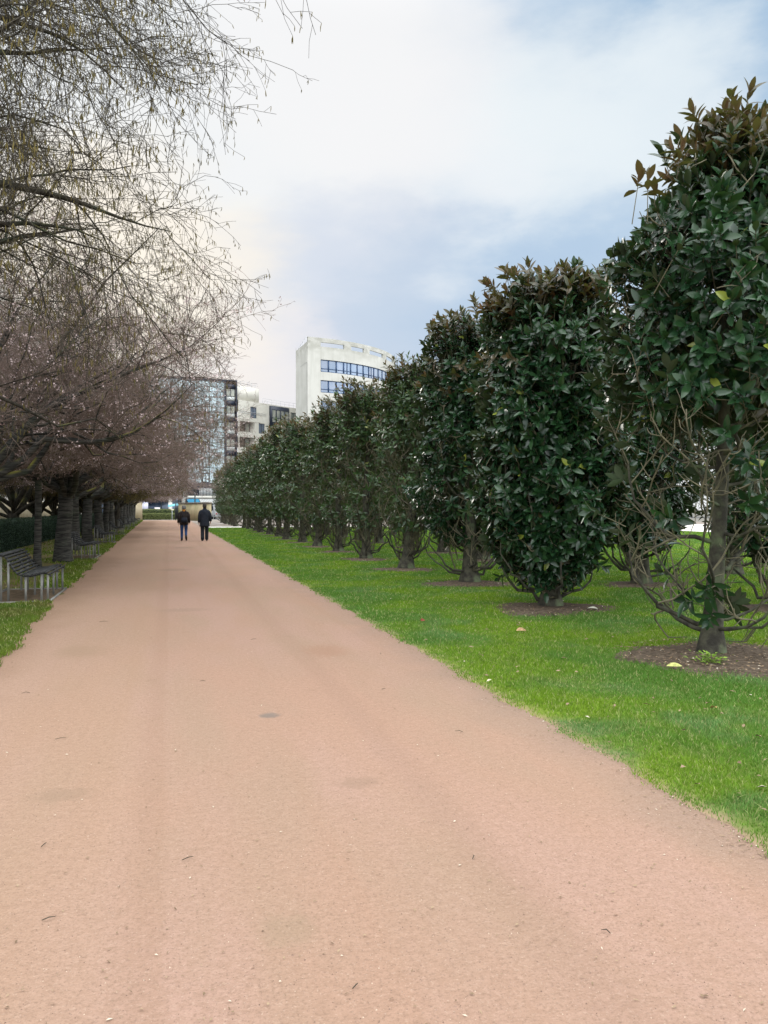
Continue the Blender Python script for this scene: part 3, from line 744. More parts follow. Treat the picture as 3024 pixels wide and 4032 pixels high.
def tall_spec(seed, H=12.5, r=0.25, n=16, spread=(20, 75), catk=34000, th=2.6, limbs=None, lv=(10, 8, 6, 4), cs=1.15):
    rng = random.Random(seed); L = []
    for k in range(n):
        az = k * 2.4 + rng.uniform(-0.3, 0.3)
        el = rad(spread[0] + (spread[1] - spread[0]) * (k / (n - 1)))
        L.append((az, el, (H - th) * rng.uniform(0.66, 0.9) * (0.82 + 0.3 * k / n), r * rng.uniform(0.30, 0.48), 0.03, rng.uniform(-0.3, 0.3)))
    L = limbs or L
    return dict(trunk_h=th, r=r, limbs=L, bark=M['tall_bark'], twig=M['twig'], zmin=2.6, wig=0.12,
        levels=[(lv[0], 0.12, 2.6, (0.45, 1.0), 8, 0.42, 0.007, 0.035, 0.16, 5),
                (lv[1], 0.10, 1.5, (0.4, 0.95), 6, 0.5, 0.004, 0.05, 0.18, 3),
                (lv[2], 0.08, 0.78, (0.4, 0.95), 4, 0.6, 0.003, 0.06, 0.18, 3),
                (lv[3], 0.10, 0.34, (0.4, 1.0), 3, 0.7, 0.0024, 0.06, 0.2, 3)],
        catkins=catk, cs=cs)
# the near tall tree: a leader with long limbs reaching out over the path
rl = random.Random(9); arch = []
for k in range(19):
    f = k / 18
    az = rl.uniform(-1.45, 1.3); el = rad(rl.uniform(6, 26) + 26 * f)
    arch.append((az, el, rl.uniform(5.1, 6.3) * (0.84 + 0.30 * math.sin(3.14 * f)) * (1 - 0.30 * f), rl.uniform(0.07, 0.13), rl.uniform(0.02, 0.085), -5.4 + 6.0 * f))
for k in range(6):
    arch.append((rl.uniform(0, 6.28), rad(rl.uniform(45, 80)), rl.uniform(4, 5.0), 0.06, 0.02, -0.6 * rl.random()))
TALL = [bare_tree(31, tall_spec(1, 12.5, 0.24, 8, catk=26000, th=9.4, limbs=arch, lv=(8, 6, 5, 3))),
        bare_tree(32, tall_spec(2, 12.5, 0.27, 15, (26, 80), 34000, 1.3, None, (9, 8, 5, 3), 1.3)),
        bare_tree(33, tall_spec(3, 12.0, 0.25, 14, (30, 80), 34000, 1.2, None, (9, 8, 5, 3), 1.3))]
TALL.append(bare_tree(34, tall_spec(4, 12.5, 0.25, 15, (28, 80), 60000, 1.6, None, (9, 8, 5, 3), 2.1)))
def put_tree(pair, name, x, y, rz, label, group, s=1.0):
    o = thing(name, label, 'tree', (x, y, 0.0), rz, group); o.scale = (s, s, s)
    link('trunk', pair[0], o); link('crown', pair[1], o)
    return o
G_CH = 'cherry trees along the bench side of the path'
cherry_at = [(-3.5, 17.2, 0, 0.3, 'dark cherry tree whose long low limbs reach in from beyond the frame edge'),
             (-3.3, 22.9, 3, 1.0, 'young cherry tree with a thin pale trunk beside the first bench'),
             (-2.88, 24.8, 1, 2.0, 'thick cherry trunk with ringed bark beside the second bench'),
             (-3.35, 31.6, 2, 0.6, 'cherry tree with ringed bark just behind the second bench'),
             (-3.5, 38.4, 0, 3.6, 'dark cherry trunk standing right behind the third bench'),
             (-3.55, 45.0, 1, 5.0, 'dark cherry trunk between the third and fourth benches'),
             (-3.7, 52.0, 2, 2.4, 'dark cherry trunk just beyond the fourth bench')]
for x, y, k, rz, lab in cherry_at: put_tree(CH[k], 'cherry_tree', x, y, rz, lab, G_CH)
for i in range(8):
    put_tree(CH[i % 3], 'cherry_tree', -3.85 - 0.07 * i, 59 + 7.0 * i, 1.1 * i + 0.4, 'small far cherry tree in the merged end of the avenue', G_CH)
G_T = 'tall bare trees behind the hedge'
put_tree(TALL[0], 'bare_tree', -4.7, 12.6, 0.0, 'tall bare tree with drooping catkin twigs arching over the path against the sky', G_T)
tall_at = [(-6.9, 20.5, 1, 0.4, 'tall bare tree behind the near end of the clipped hedge'),
           (-7.1, 31.0, 2, 1.5, 'bare tree behind the hedge, crown filling the gap over the young cherry'),
           (-6.9, 40.6, 1, 3.0, 'forked mossy trunk behind the hedge, seen beyond the first bench'),
           (-7.0, 48.2, 2, 4.4, 'second mossy forked trunk behind the hedge, next to the ringed cherry trunk')]
for x, y, k, rz, lab in tall_at: put_tree(TALL[k], 'bare_tree', x, y, rz, lab, G_T)
for i in range(5):
    put_tree(TALL[1 + i % 2], 'bare_tree', -7.3 - 0.2 * i, 57.5 + 9.5 * i, 0.9 + 1.7 * i, 'far bare tree behind the hedge, crown merged with its neighbours', G_T, 0.95)
put_tree(TALL[3], 'bare_tree', -4.6, 49.0, 0.7, 'olive tinted bare tree rising above the dark cherries near the fourth bench', G_T, 0.85)
put_tree(TALL[3], 'bare_tree', -3.9, 66.0, 2.6, 'olive tinted bare tree rising above the cherries in front of the glass block', G_T, 1.12)
for i in range(4):
    put_tree(TALL[1 + i % 2], 'bare_tree', -12.5 - (i % 2) * 2, 30 + 13 * i, 2.2 * i, 'bare tree in the back row, dim behind the trees of the hedge', G_T, 1.05)

# ------------------------------------------------------------------ benches
M['bench_wood'] = mat('bench_wood', (0.024, 0.025, 0.026), 0.8, 0.15, c2=(0.056, 0.057, 0.057), nscale=6, stretch=(12, 0.8, 12), bump=0.3, bscale=8)
M['bench_steel'] = mat('bench_steel', (0.04, 0.042, 0.045), 0.5, 0.4)
M['bench_leg'] = mat('bench_leg', (0.20, 0.20, 0.185), 0.55, 0.4, c2=(0.13, 0.13, 0.12), nscale=5)
PROF = np.array([(-.83, .69), (-.80, .745), (-.735, .765), (-.67, .735), (-.62, .665), (-.575, .585), (-.52, .505), (-.45, .445), (-.37, .42), (-.28, .418), (-.19, .432), (-.10, .455), (-.02, .465), (.045, .450), (.085, .415)])
PROF[:, 0] = np.where(PROF[:, 0] < 0, PROF[:, 0] * 0.9, PROF[:, 0])
def prof_at(s):
    seg = np.concatenate([[0], np.cumsum(np.hypot(*np.diff(PROF, axis=0).T))]); T = seg[-1]
    f = lambda q: np.array([np.interp(q, seg, PROF[:, 0]), np.interp(q, seg, PROF[:, 1])])
    p = f(s * T); d = f(min(s * T + .01, T)) - f(max(s * T - .01, 0))
    return p, math.atan2(d[1], d[0]), T
def make_bench(L=2.0):
    """origin at the front edge on the ground, near end at y=0"""
    root = thing('park_bench', '', 'bench')
    back, seat = Acc(), Acc()
    n = 17; T = prof_at(0)[2]
    for i in range(n):
        p, a, _ = prof_at((i + 0.5) / n)
        (back if i < 9 else seat).box((p[0], L / 2, p[1]), (T / n - 0.020, L, 0.024), 0, 0, a)
    ob = back.obj('backrest', M['bench_wood'], root); os_ = seat.obj('seat', M['bench_wood'], root)
    for y in (0.10, L / 2, L - 0.10):
        fr = Acc(); pts = [(q[0], y, q[1] - 0.026) for q in PROF]
        fr.tube(pts, 0.014, 6); fr.obj('frame_rail', M['bench_steel'], root)
    for y in (0.06, L - 0.06):
        for (x, z) in ((-0.67, .735), (-0.56, .64), (-0.30, .40), (-0.06, .44), (0.035, .43)):
            l = Acc(); l.box((x, y, z / 2 - 0.01), (0.034, 0.012, z), 0); l.obj('leg', M['bench_leg'], root)
    for x, z in ((-0.30, .40), (0.0, .44)):
        l = Acc(); l.box((x, L / 2, z / 2 - 0.01), (0.034, 0.012, z), 0); l.obj('leg', M['bench_leg'], root)
    return root
BL = ['weathered slatted bench nearest the camera on its gravel pad, rolled backrest',
      'slatted bench beside the thick ringed cherry trunk, second from the camera',
      'slatted bench third from the camera, curved side profile against dark trunks',
      'slatted bench fourth from the camera, curved back just clear of the third',
      'small dark bench fifth from the camera, only its seat line clear']
bench0 = make_bench()
for i, by in enumerate(BENCH_Y):
    o = bench0 if i == 0 else copy_tree(bench0)
    o.location = (float(left_edge(by + 1)) - 0.12, by, 0.012)
    tag(o, BL[i] if i < 5 else 'tiny far bench among the last three beside the path', 'bench', 'slatted benches facing the path')
    x0 = float(left_edge(by + 1))
    a = Acc(); z = 0.016
    a.add([(x0 - 1.05, by - 0.1, z), (x0 - 0.06, by - 0.1, z), (x0 - 0.06, by + 2.15, z), (x0 - 1.05, by + 2.15, z)], [[0, 1, 2, 3]])
    g = a.obj('bench_pad', M['pad_soil']); g['kind'] = 'structure'
    e = Acc()
    for (c, s) in (((x0 - 0.56, by - 0.115, 0.012), (1.02, 0.025, 0.03)), ((x0 - 0.56, by + 2.165, 0.012), (1.02, 0.025, 0.03)), ((x0 - 1.065, by + 1.025, 0.02), (0.03, 2.25, 0.052)), ((x0 - 0.045, by + 1.025, 0.012), (0.03, 2.25, 0.032))):
        e.box(c, s)
    k = e.obj('pad_edging', M['bench_leg']); k['kind'] = 'structure'

# ------------------------------------------------------------------ hedges and walls
M['hedge_leaf'] = leaf_mat('hedge_leaf', (0.016, 0.036, 0.026), (0.034, 0.070, 0.038), (0.03, 0.05, 0.03), rough=0.5, spec=0.3, transl=0.1)
M['hedge_leaf_pale'] = leaf_mat('hedge_leaf_pale', (0.10, 0.13, 0.04), (0.20, 0.22, 0.08), (0.10, 0.12, 0.05), rough=0.6, spec=0.3, transl=0.15)
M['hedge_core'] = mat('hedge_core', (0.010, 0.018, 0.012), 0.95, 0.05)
def hedge(name, label, x0, x1, y0, y1, h, n, ls, m, seed):
    rng = np.random.default_rng(seed)
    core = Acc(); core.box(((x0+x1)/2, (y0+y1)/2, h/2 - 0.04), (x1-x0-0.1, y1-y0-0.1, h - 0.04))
    o = thing(name, label, 'hedge', ((x0+x1)/2, (y0+y1)/2, 0)); 
    A = [(y1-y0)*h, (y1-y0)*h, (x1-x0)*h, (x1-x0)*h, (x1-x0)*(y1-y0)]; A = np.array(A) / sum(A)
    f = rng.choice(5, n, p=A); u = rng.random(n); v = rng.random(n)
    P = np.zeros((n, 3)); N = np.zeros((n, 3))
    for k, (nx, ny, nzv) in enumerate(((-1,0,0), (1,0,0), (0,-1,0), (0,1,0), (0,0,1))):
        s = f == k
        N[s] = (nx, ny, nzv)
        P[s, 0] = {-1: x0, 1: x1, 0: 0}[nx] if nx else x0 + (x1-x0)*u[s]
        P[s, 1] = ({-1: y0, 1: y1}[ny] if ny else y0 + (y1-y0)*(u[s] if nx else v[s]))
        P[s, 2] = h if nzv else h * v[s]
    P += N * rng.normal(0, 0.03, (n, 1)) + 0.02 * np.sin(P[:, [1, 0, 1]] * 3)
    D = nz(N * 0.8 + rng.normal(0, 0.7, (n, 3)) + np.array([0, 0, 0.3])); NN = nz(N + rng.normal(0, 0.5, (n, 3)) + np.array([0, 0, .3]))
    lf = Acc(); leaves(lf, P, D, NN, ls * rng.uniform(0.7, 1.3, n), ls * rng.uniform(0.22, 0.34, n), 1, 0, 0.15, 0.3, rng)
    off = np.array([-(x0+x1)/2, -(y0+y1)/2, 0])
    for a in (core, lf): a.v = [q + off for q in a.v]
    core.obj('branch_mass', M['hedge_core'], o); lf.obj('foliage', m, o)
    return o
hedge('clipped_hedge', 'long dark green clipped hedge running behind the benches and tree trunks', -7.0, -5.55, 19.0, 105.0, 1.03, 90000, 0.045, M['hedge_leaf'], 5)
hedge('clipped_hedge', 'low front tier of the pale clipped hedge across the end of the path', -3.9, 0.9, 118.1, 119.3, 0.85, 9000, 0.09, M['hedge_leaf_pale'], 6)
hedge('clipped_hedge', 'taller back tier of the pale clipped hedge across the end of the path', -4.1, 1.1, 121.0, 122.4, 1.42, 9000, 0.09, M['hedge_leaf_pale'], 7)
M['beige_wall'] = mat('beige_wall', (0.42, 0.37, 0.27), 0.9, 0.1, c2=(0.34, 0.29, 0.19), nscale=0.9, bump=0.2, bscale=20)
M['old_wall'] = mat('old_wall', (0.33, 0.28, 0.18), 0.9, 0.1, c2=(0.25, 0.22, 0.13), nscale=0.8, c3=(0.18, 0.19, 0.08), n3=0.6)
M['cap_stone'] = mat('cap_stone', (0.17, 0.15, 0.125), 0.9, 0.1, c2=(0.10, 0.09, 0.075), nscale=3)
def wall(name, label, p0, p1, h, th, m, cap=None, over=0.06):
    L = math.hypot(p1[0]-p0[0], p1[1]-p0[1]); yaw = math.atan2(p1[1]-p0[1], p1[0]-p0[0])
    o = thing(name, label, 'wall', ((p0[0]+p1[0])/2, (p0[1]+p1[1])/2, 0), yaw)
    a = Acc(); a.box((0, 0, h/2 - 0.05), (L, th, h + 0.1)); a.obj('wall_body', m, o)
    if cap:
        c = Acc(); c.box((0, 0, h + 0.12), (L + over * 2, th + over * 2, 0.22)); c.obj('coping', cap, o)
    return o
wall('garden_wall', 'stained beige wall with grey coping behind the two walkers', (1.35, 114.2), (4.9, 105.2), 2.15, 0.4, M['old_wall'], M['cap_stone'])
wall('garden_wall', 'pale beige wall end beside the last bench at the end of the path', (-8.5, 115.6), (-3.55, 115.6), 2.85, 0.45, M['beige_wall'])
wall('garden_wall', 'long pale wall glimpsed behind the hedge between the mossy trunks', (-13.6, 25.0), (-13.6, 115.0), 2.3, 0.3, M['beige_wall'])

# ------------------------------------------------------------------ buildings
def facade(acc, p0, yaw, L, z0, z1, holes, depth=0.18, m=0, mr=None):
    """a wall face from p0 along yaw with rectangular openings (s0, s1, za, zb) and their reveals; outward is to the right of the direction"""
    S = sorted({0.0, L, *[h[0] for h in holes if h[0] >= 0], *[h[1] for h in holes if h[1] >= 0]}); Z = sorted({z0, z1, *[h[2] for h in holes], *[h[3] for h in holes]})
    ux, uy = math.cos(yaw), math.sin(yaw); nx, ny = uy, -ux
    pt = lambda s, z, d=0.0: (p0[0] + ux*s - nx*d, p0[1] + uy*s - ny*d, z)
    for i in range(len(S)-1):
        for j in range(len(Z)-1):
            cs, cz = (S[i]+S[i+1])/2, (Z[j]+Z[j+1])/2
            if any(h[0] < cs < h[1] and h[2] < cz < h[3] for h in holes): continue
            acc.add([pt(S[i], Z[j]), pt(S[i+1], Z[j]), pt(S[i+1], Z[j+1]), pt(S[i], Z[j+1])], [[0, 1, 2, 3]], m=m)
    for h in holes:
        if h[0] < 0: continue
        a, b, c, d = h[:4]; dp = h[4] if len(h) > 4 else depth
        for (q0, q1) in (((a, c), (b, c)), ((b, c), (b, d)), ((b, d), (a, d)), ((a, d), (a, c))):
            acc.add([pt(*q0), pt(*q0, dp), pt(*q1, dp), pt(*q1)], [[0, 1, 2, 3]], m=m if mr is None else mr)
    return pt
def quadbox(acc, pt, s0, s1, z0, z1, d0, d1, m=0):
    """box between offsets d0 (outer) and d1 (inner) behind a facade"""
    v = [pt(s, z, d) for d in (d0, d1) for (s, z) in ((s0, z0), (s1, z0), (s1, z1), (s0, z1))]
    acc.add(v, [[0, 1, 2, 3], [7, 6, 5, 4], [0, 4, 5, 1], [1, 5, 6, 2], [2, 6, 7, 3], [3, 7, 4, 0]], m=m)
def window(parent, pt, s0, s1, z0, z1, d, frame_m, pane_m, posts=(), rails=(), fw=0.07, proud=0.05):
    f = Acc(); g = Acc()
    quadbox(f, pt, s0, s1, z0, z0 + fw, d - proud, d + 0.03); quadbox(f, pt, s0, s1, z1 - fw, z1, d - proud, d + 0.03)
    quadbox(f, pt, s0, s0 + fw, z0 + fw, z1 - fw, d - proud, d + 0.03); quadbox(f, pt, s1 - fw, s1, z0 + fw, z1 - fw, d - proud, d + 0.03)
    for q in posts: quadbox(f, pt, q - fw/2, q + fw/2, z0 + fw, z1 - fw, d - proud + 0.006, d + 0.03)
    for q in rails: quadbox(f, pt, s0 + fw, s1 - fw, q - fw/2, q + fw/2, d - proud + 0.012, d + 0.03)
    g.add([pt(s0 + 0.02, z0 + 0.02, d), pt(s1 - 0.02, z0 + 0.02, d), pt(s1 - 0.02, z1 - 0.02, d), pt(s0 + 0.02, z1 - 0.02, d)], [[0, 1, 2, 3]])
    w = f.obj('window', frame_m, parent); g.obj('pane', pane_m, w)
    return w
def concrete(name, a, b, stain, zlo, zhi):
    """pale render with rain streaks and grey stained upper courses"""
    m = bpy.data.materials.new(name); m.use_nodes = True
    t = NT(m.node_tree); p = t.n['Principled BSDF']; p.inputs['Roughness'].default_value = 0.85; p.inputs['Specular IOR Level'].default_value = 0.15
    co = t.new('ShaderNodeTexCoord').outputs['Object']
    c = t.mix(t.ramp(t.noise(t.mapping(co, (0.5, 0.5, 0.5)), 0.6, 4), 0.4, 0.6), a, b)
    st = t.ramp(t.noise(t.mapping(co, (1.6, 1.6, 0.10)), 1.0, 5, 0.65), 0.48, 0.72)
    c = t.mix(t.math('MULTIPLY', st, 0.26), c, stain)
    sx = t.new('ShaderNodeSeparateXYZ'); t.l.new(co, sx.inputs[0])
    band = t.math('MULTIPLY', t.ramp(sx.outputs[2], zlo, zhi), t.ramp(t.noise(t.mapping(co, (.7, .7, 1.2)), 1.0, 4), 0.35, 0.6))
    c = t.mix(t.math('MULTIPLY', band, 0.55), c, stain)
    t.l.new(c, p.inputs['Base Color']); return m
M['white_render'] = concrete('white_render', (0.46, 0.46, 0.43), (0.41, 0.41, 0.38), (0.24, 0.24, 0.205), 26.2, 28.6)
M['cream_render'] = concrete('cream_render', (0.64, 0.625, 0.57), (0.57, 0.555, 0.50), (0.36, 0.34, 0.29), 60, 70)
M['blue_frame'] = mat('blue_frame', (0.014, 0.045, 0.115), 0.5, 0.4)
M['dark_frame'] = mat('dark_frame', (0.012, 0.018, 0.035), 0.45, 0.4)
M['roof'] = mat('roof', (0.30, 0.30, 0.29), 0.9, 0.1)
def glass(name, a, b, metal=0.55, rough=0.12, sc=0.5):
    m = bpy.data.materials.new(name); m.use_nodes = True
    t = NT(m.node_tree); p = t.n['Principled BSDF']
    p.inputs['Metallic'].default_value = metal; p.inputs['Roughness'].default_value = rough
    co = t.new('ShaderNodeTexCoord').outputs['Object']
    t.l.new(t.mix(t.ramp(t.noise(co, sc, 3), 0.35, 0.65), a, b), p.inputs['Base Color'])
    return m
M['blue_glass'] = glass('blue_glass', (0.135, 0.18, 0.25), (0.19, 0.225, 0.29), 0.5)
M['sky_glass'] = glass('sky_glass', (0.33, 0.42, 0.46), (0.43, 0.52, 0.55), 0.7, 0.14, 0.25)
M['dull_glass'] = glass('dull_glass', (0.22, 0.25, 0.24), (0.42, 0.43, 0.38), 0.3, 0.2, 0.7)
M['mullion'] = mat('mullion', (0.035, 0.06, 0.07), 0.5, 0.4)
M['shadow_room'] = mat('shadow_room', (0.05, 0.045, 0.045), 0.9, 0.1, c2=(0.10, 0.09, 0.08), nscale=0.6)
M['white_panel'] = mat('white_panel', (0.52, 0.56, 0.56), 0.6, 0.3)
M['rail'] = mat('rail', (0.45, 0.47, 0.50), 0.4, 0.5)

# the white building with the curved front
wb = thing('office_building', 'white building with curved stained front, blue strip windows and slots in its parapet', 'building', (21.6, 131.8, 0))
ph = rad(11.0); step = 1.48; npan = 26; pts = [(0.0, 0.0)]; yaws = []
s_first = 2.25
px_, py_ = s_first * math.cos(ph), s_first * math.sin(ph); pts.append((px_, py_)); yaws.append(ph)
for i in range(npan):
    ph += step / 23.0
    px_ += step * math.cos(ph); py_ += step * math.sin(ph); pts.append((px_, py_)); yaws.append(ph)
body = Acc(); H0, H1 = 0.0, 29.35
rows = [(23.85, 25.85), (20.5, 22.5), (17.15, 19.15), (13.8, 15.8)]
slots = {1, 2, 3, 5, 6, 8, 9, 10, 12, 13, 14, 16, 17, 18, 20, 21, 22}
for i in range(len(yaws)):
    L = s_first if i == 0 else step
    holes = []
    cuts = [q for r_ in rows for q in r_] + [27.95, 28.65]
    if i: holes = [(0.0, step, a, b) for a, b in rows]
    if i in slots: holes.append((0.0, step, 27.95, 28.65, 0.32))
    if holes:
        # keep side reveals out of the running strips
        pt = facade(body, pts[i], yaws[i], L, H0, H1, [], 0.2) if not holes else None
        S = [0, L]; Z = sorted({H0, H1, *[h[2] for h in holes], *[h[3] for h in holes]})
        ux, uy = math.cos(yaws[i]), math.sin(yaws[i]); nx, ny = uy, -ux
        pt = lambda s, z, d=0.0, p=pts[i], ux=ux, uy=uy, nx=nx, ny=ny: (p[0] + ux*s - nx*d, p[1] + uy*s - ny*d, z)
        for j in range(len(Z)-1):
            cz = (Z[j]+Z[j+1])/2
            if any(h[2] < cz < h[3] for h in holes): continue
            body.add([pt(0, Z[j]), pt(L, Z[j]), pt(L, Z[j+1]), pt(0, Z[j+1])], [[0, 1, 2, 3]])
        for h in holes:
            dp = h[4] if len(h) > 4 else 0.2
            body.add([pt(0, h[2]), pt(0, h[2], dp), pt(L, h[2], dp), pt(L, h[2])], [[3, 2, 1, 0]])
            body.add([pt(0, h[3]), pt(L, h[3]), pt(L, h[3], dp), pt(0, h[3], dp)], [[3, 2, 1, 0]])
            if dp > 0.3:
                if (i - 1) not in slots: body.add([pt(0, h[2]), pt(0, h[3]), pt(0, h[3], dp), pt(0, h[2], dp)], [[0, 1, 2, 3]])
                if (i + 1) not in slots: body.add([pt(L, h[2]), pt(L, h[3]), pt(L, h[3], dp), pt(L, h[2], dp)], [[0, 1, 2, 3]])
        # parapet back
        for (za, zb) in ([(27.4, 27.95), (28.65, H1)] if i in slots else [(27.4, H1)]):
            body.add([pt(0, za, 0.32), pt(L, za, 0.32), pt(L, zb, 0.32), pt(0, zb, 0.32)], [[3, 2, 1, 0]])
        body.add([pt(0, H1), pt(L, H1), pt(L, H1, 0.32), pt(0, H1, 0.32)], [[0, 1, 2, 3]])
    else:
        pt = facade(body, pts[i], yaws[i], L, H0, H1, [(-2, -1, q, q) for q in cuts])
        body.add([pt(0, 27.4, 0.32), pt(L, 27.4, 0.32), pt(L, H1, 0.32), pt(0, H1, 0.32)], [[3, 2, 1, 0]])
        body.add([pt(0, H1), pt(L, H1), pt(L, H1, 0.32), pt(0, H1, 0.32)], [[0, 1, 2, 3]])
    if i:
        for r, (a, b) in enumerate(rows[:3]):
            window(wb, pt, 0.0, step, a, b, 0.2, M['blue_frame'], M['blue_glass'], rails=(a + 0.55,), posts=(0.72,) if i % 4 == 0 else (), fw=0.11, proud=0.08)
bk = (-0.55, 9.2)
def vface(acc, p, q, z0, z1, flip=False):
    v = [(p[0], p[1], z0), (q[0], q[1], z0), (q[0], q[1], z1), (p[0], p[1], z1)]
    acc.add(v, [[3, 2, 1, 0]] if flip else [[0, 1, 2, 3]])
side = Acc()
vface(side, bk, (0, 0), 0, 28.65); vface(side, (bk[0] + .3, bk[1]), (0.3, 0.3), 27.4, 28.65, True)
side.add([(bk[0], bk[1], 28.65), (0, 0, 28.65), (0.3, 0, 28.65), (bk[0] + .3, bk[1], 28.65)], [[0, 1, 2, 3]])
# end pilaster seam of the side wall
for u0, u1 in ((0.30, 0.315), (0.30, 0.78),):
    pass
side.obj('side_wall', M['white_render'], wb)
seam = Acc()
def sidept(u, z, d): return (bk[0] * u - d, bk[1] * u - d * 0.06, z)
for (u0, u1, z0, z1) in ((0.06, 0.075, 2, 25.3), (0.06, 0.60, 25.3, 25.38)):
    seam.add([sidept(u1, z0, .02), sidept(u0, z0, .02), sidept(u0, z1, .02), sidept(u1, z1, .02)], [[0, 1, 2, 3]])
seam.obj('panel_joint', M['roof'], wb)
bcol = Acc(); bcol.v = body.v; bcol.q = body.q; bcol.qm = body.qm; bcol.t = body.t; bcol.tm = body.tm
ex, ey = pts[-1]
bcol.obj('wall', M['white_render'], wb)
rf = Acc(); poly = [p for p in pts] + [(ex - 14, ey + 8), bk]
bw = Acc(); vface(bw, (ex, ey), (ex - 14, ey + 8), 0, 29.35); bw.add([(ex - 14, ey + 8, 0), (*bk, 0), (*bk, 29.35), (ex - 14, ey + 8, 29.35)], [[0, 1, 2, 3]]); bw.obj('rear_wall', M['white_render'], wb)
me = bpy.data.meshes.new('roof'); me.from_pydata([(x, y, 27.4) for x, y in poly], [], [list(range(len(poly)))]); me.materials.append(M['roof']); link('roof', me, wb)
rr = Acc(); rr.tube([(bk[0] + .4, bk[1], 29.0), (bk[0] * .3 + .3, bk[1] * .3, 29.9)], 0.03, 4); rr.tube([(bk[0] + .4, bk[1], 28.65), (bk[0] * .3 + .3, bk[1] * .3, 28.65)], 0.03, 4)
for q in np.linspace(0.3, 1.0, 5): rr.tube([(bk[0] * q + .35, bk[1] * q, 27.4), (bk[0] * q + .35, bk[1] * q, 29.0 + (1 - q) * 1.28)], 0.025, 4)
rr.obj('roof_railing', M['rail'], wb)

# the glass block
gy = math.atan2(0.181, 0.983); GL = 17.0
gb = thing('glass_building', 'dark framed glass block reflecting the sky, half hidden by the cherry twigs', 'building', (12.43 - GL * math.cos(gy), 157.97 - GL * math.sin(gy), 0), gy)
a = Acc(); pt = facade(a, (0, 0), 0, GL, 0.0, 25.9, [(0.3, GL - 2.4, 6.4, 25.5), (GL - 2.1, GL - 0.25, 6.4, 25.7)], 0.25)
a.add([(0, 0, 25.9), (GL, 0, 25.9), (GL, 14, 25.9), (0, 14, 25.9), (GL, 0, 0), (GL, 14, 0), (0, 14, 0), (0, 0, 0)], [[0, 1, 2, 3], [1, 4, 5, 2], [2, 5, 6, 3], [3, 6, 7, 0]])
a.obj('wall', M['dark_frame'], gb)
g = Acc(); mu = Acc()
c0, c1 = 0.3, GL - 2.4; nc = 10; cw = (c1 - c0) / nc
zs = [6.4]; 
while zs[-1] < 25.0:
    zs += [zs[-1] + 1.85, zs[-1] + 2.85]
zs = [z for z in zs if z < 25.5] + [25.5]
rng = np.random.default_rng(3)
for i in range(nc):
    for j in range(len(zs) - 1):
        d = 0.15 + rng.uniform(-0.006, 0.006, 4)
        g.add([pt(c0 + i*cw, zs[j], d[0]), pt(c0 + (i+1)*cw, zs[j], d[1]), pt(c0 + (i+1)*cw, zs[j+1], d[2]), pt(c0 + i*cw, zs[j+1], d[3])], [[0, 1, 2, 3]])
for i in range(nc + 1): quadbox(mu, pt, c0 + i*cw - .045, c0 + i*cw + .045, 6.4, 25.5, 0.06, 0.16)
for z in zs: quadbox(mu, pt, c0, c1, z - .045, z + .045, 0.066, 0.16)
g.obj('curtain_glass', M['sky_glass'], gb); mu.obj('mullion_grid', M['mullion'], gb)
for k, (i, j) in enumerate([(2, 0), (7, 0), (7, 2), (2, 2), (2, 4), (7, 4), (4, 6), (7, 8), (2, 8), (4, 10)]):
    if j < len(zs) - 1: window(gb, pt, c0 + i*cw + 0.06, c0 + (i+1)*cw - 0.06, zs[j] + 0.05, zs[j+1] - 0.05, 0.07, M['dark_frame'], M['sky_glass'], posts=(c0 + (i+.5)*cw,), fw=0.13)
for k in range(6):
    z = 7.0 + k * 3.15
    window(gb, pt, GL - 2.1, GL - 0.4, z, z + 1.5, 0.2, M['dark_frame'], M['dull_glass'], posts=(GL - 1.25,), fw=0.09)
    w = Acc(); quadbox(w, pt, GL - 2.0, GL - 0.45, z - 0.75, z - 0.05, 0.12, 0.24); w.obj('spandrel_panel', M['white_panel'] if k in (4, 3, 1) else M['white_panel'], gb)
    w = Acc(); quadbox(w, pt, GL - 2.1, GL - 0.3, z + 1.5, z + 2.36, 0.10, 0.24); w.obj('dark_panel', M['dark_frame'], gb)
# base of the glass block: gallery, striped balustrade, cream band, awnings
M['stripe'] = mat('stripe', (0.50, 0.52, 0.52), 0.7, 0.2); M['blue_awning'] = mat('blue_awning', (0.05, 0.22, 0.36), 0.8, 0.1); M['pink_room'] = mat('pink_room', (0.10, 0.06, 0.07), 0.9, 0.1)
bp = Acc(); quadbox(bp, pt, 0.1, GL + 3, 3.45, 3.95, -1.2, 0.0); bp.obj('cream_band', M['cream_render'], gb)
st = Acc()
for k in range(12): quadbox(st, pt, 9.6 + k * 0.27, 9.76 + k * 0.27, 3.98, 5.35, -1.15, -1.08)
st.obj('balustrade', M['stripe'], gb)
pr = Acc(); quadbox(pr, pt, 7.3, 9.2, 3.96, 5.3, -0.7, -0.02); pr.obj('bay', M['shadow_room'], gb)
pr = Acc(); quadbox(pr, pt, 12.95, 14.6, 3.96, 5.3, -0.7, -0.02); pr.obj('bay', M['pink_room'], gb)
pr = Acc(); quadbox(pr, pt, 6.35, 7.0, 0, 6.6, -1.3, -0.02); quadbox(pr, pt, 5.3, 6.3, 4.6, 7.2, -1.0, -0.03); pr.obj('pier', M['cream_render'], gb)
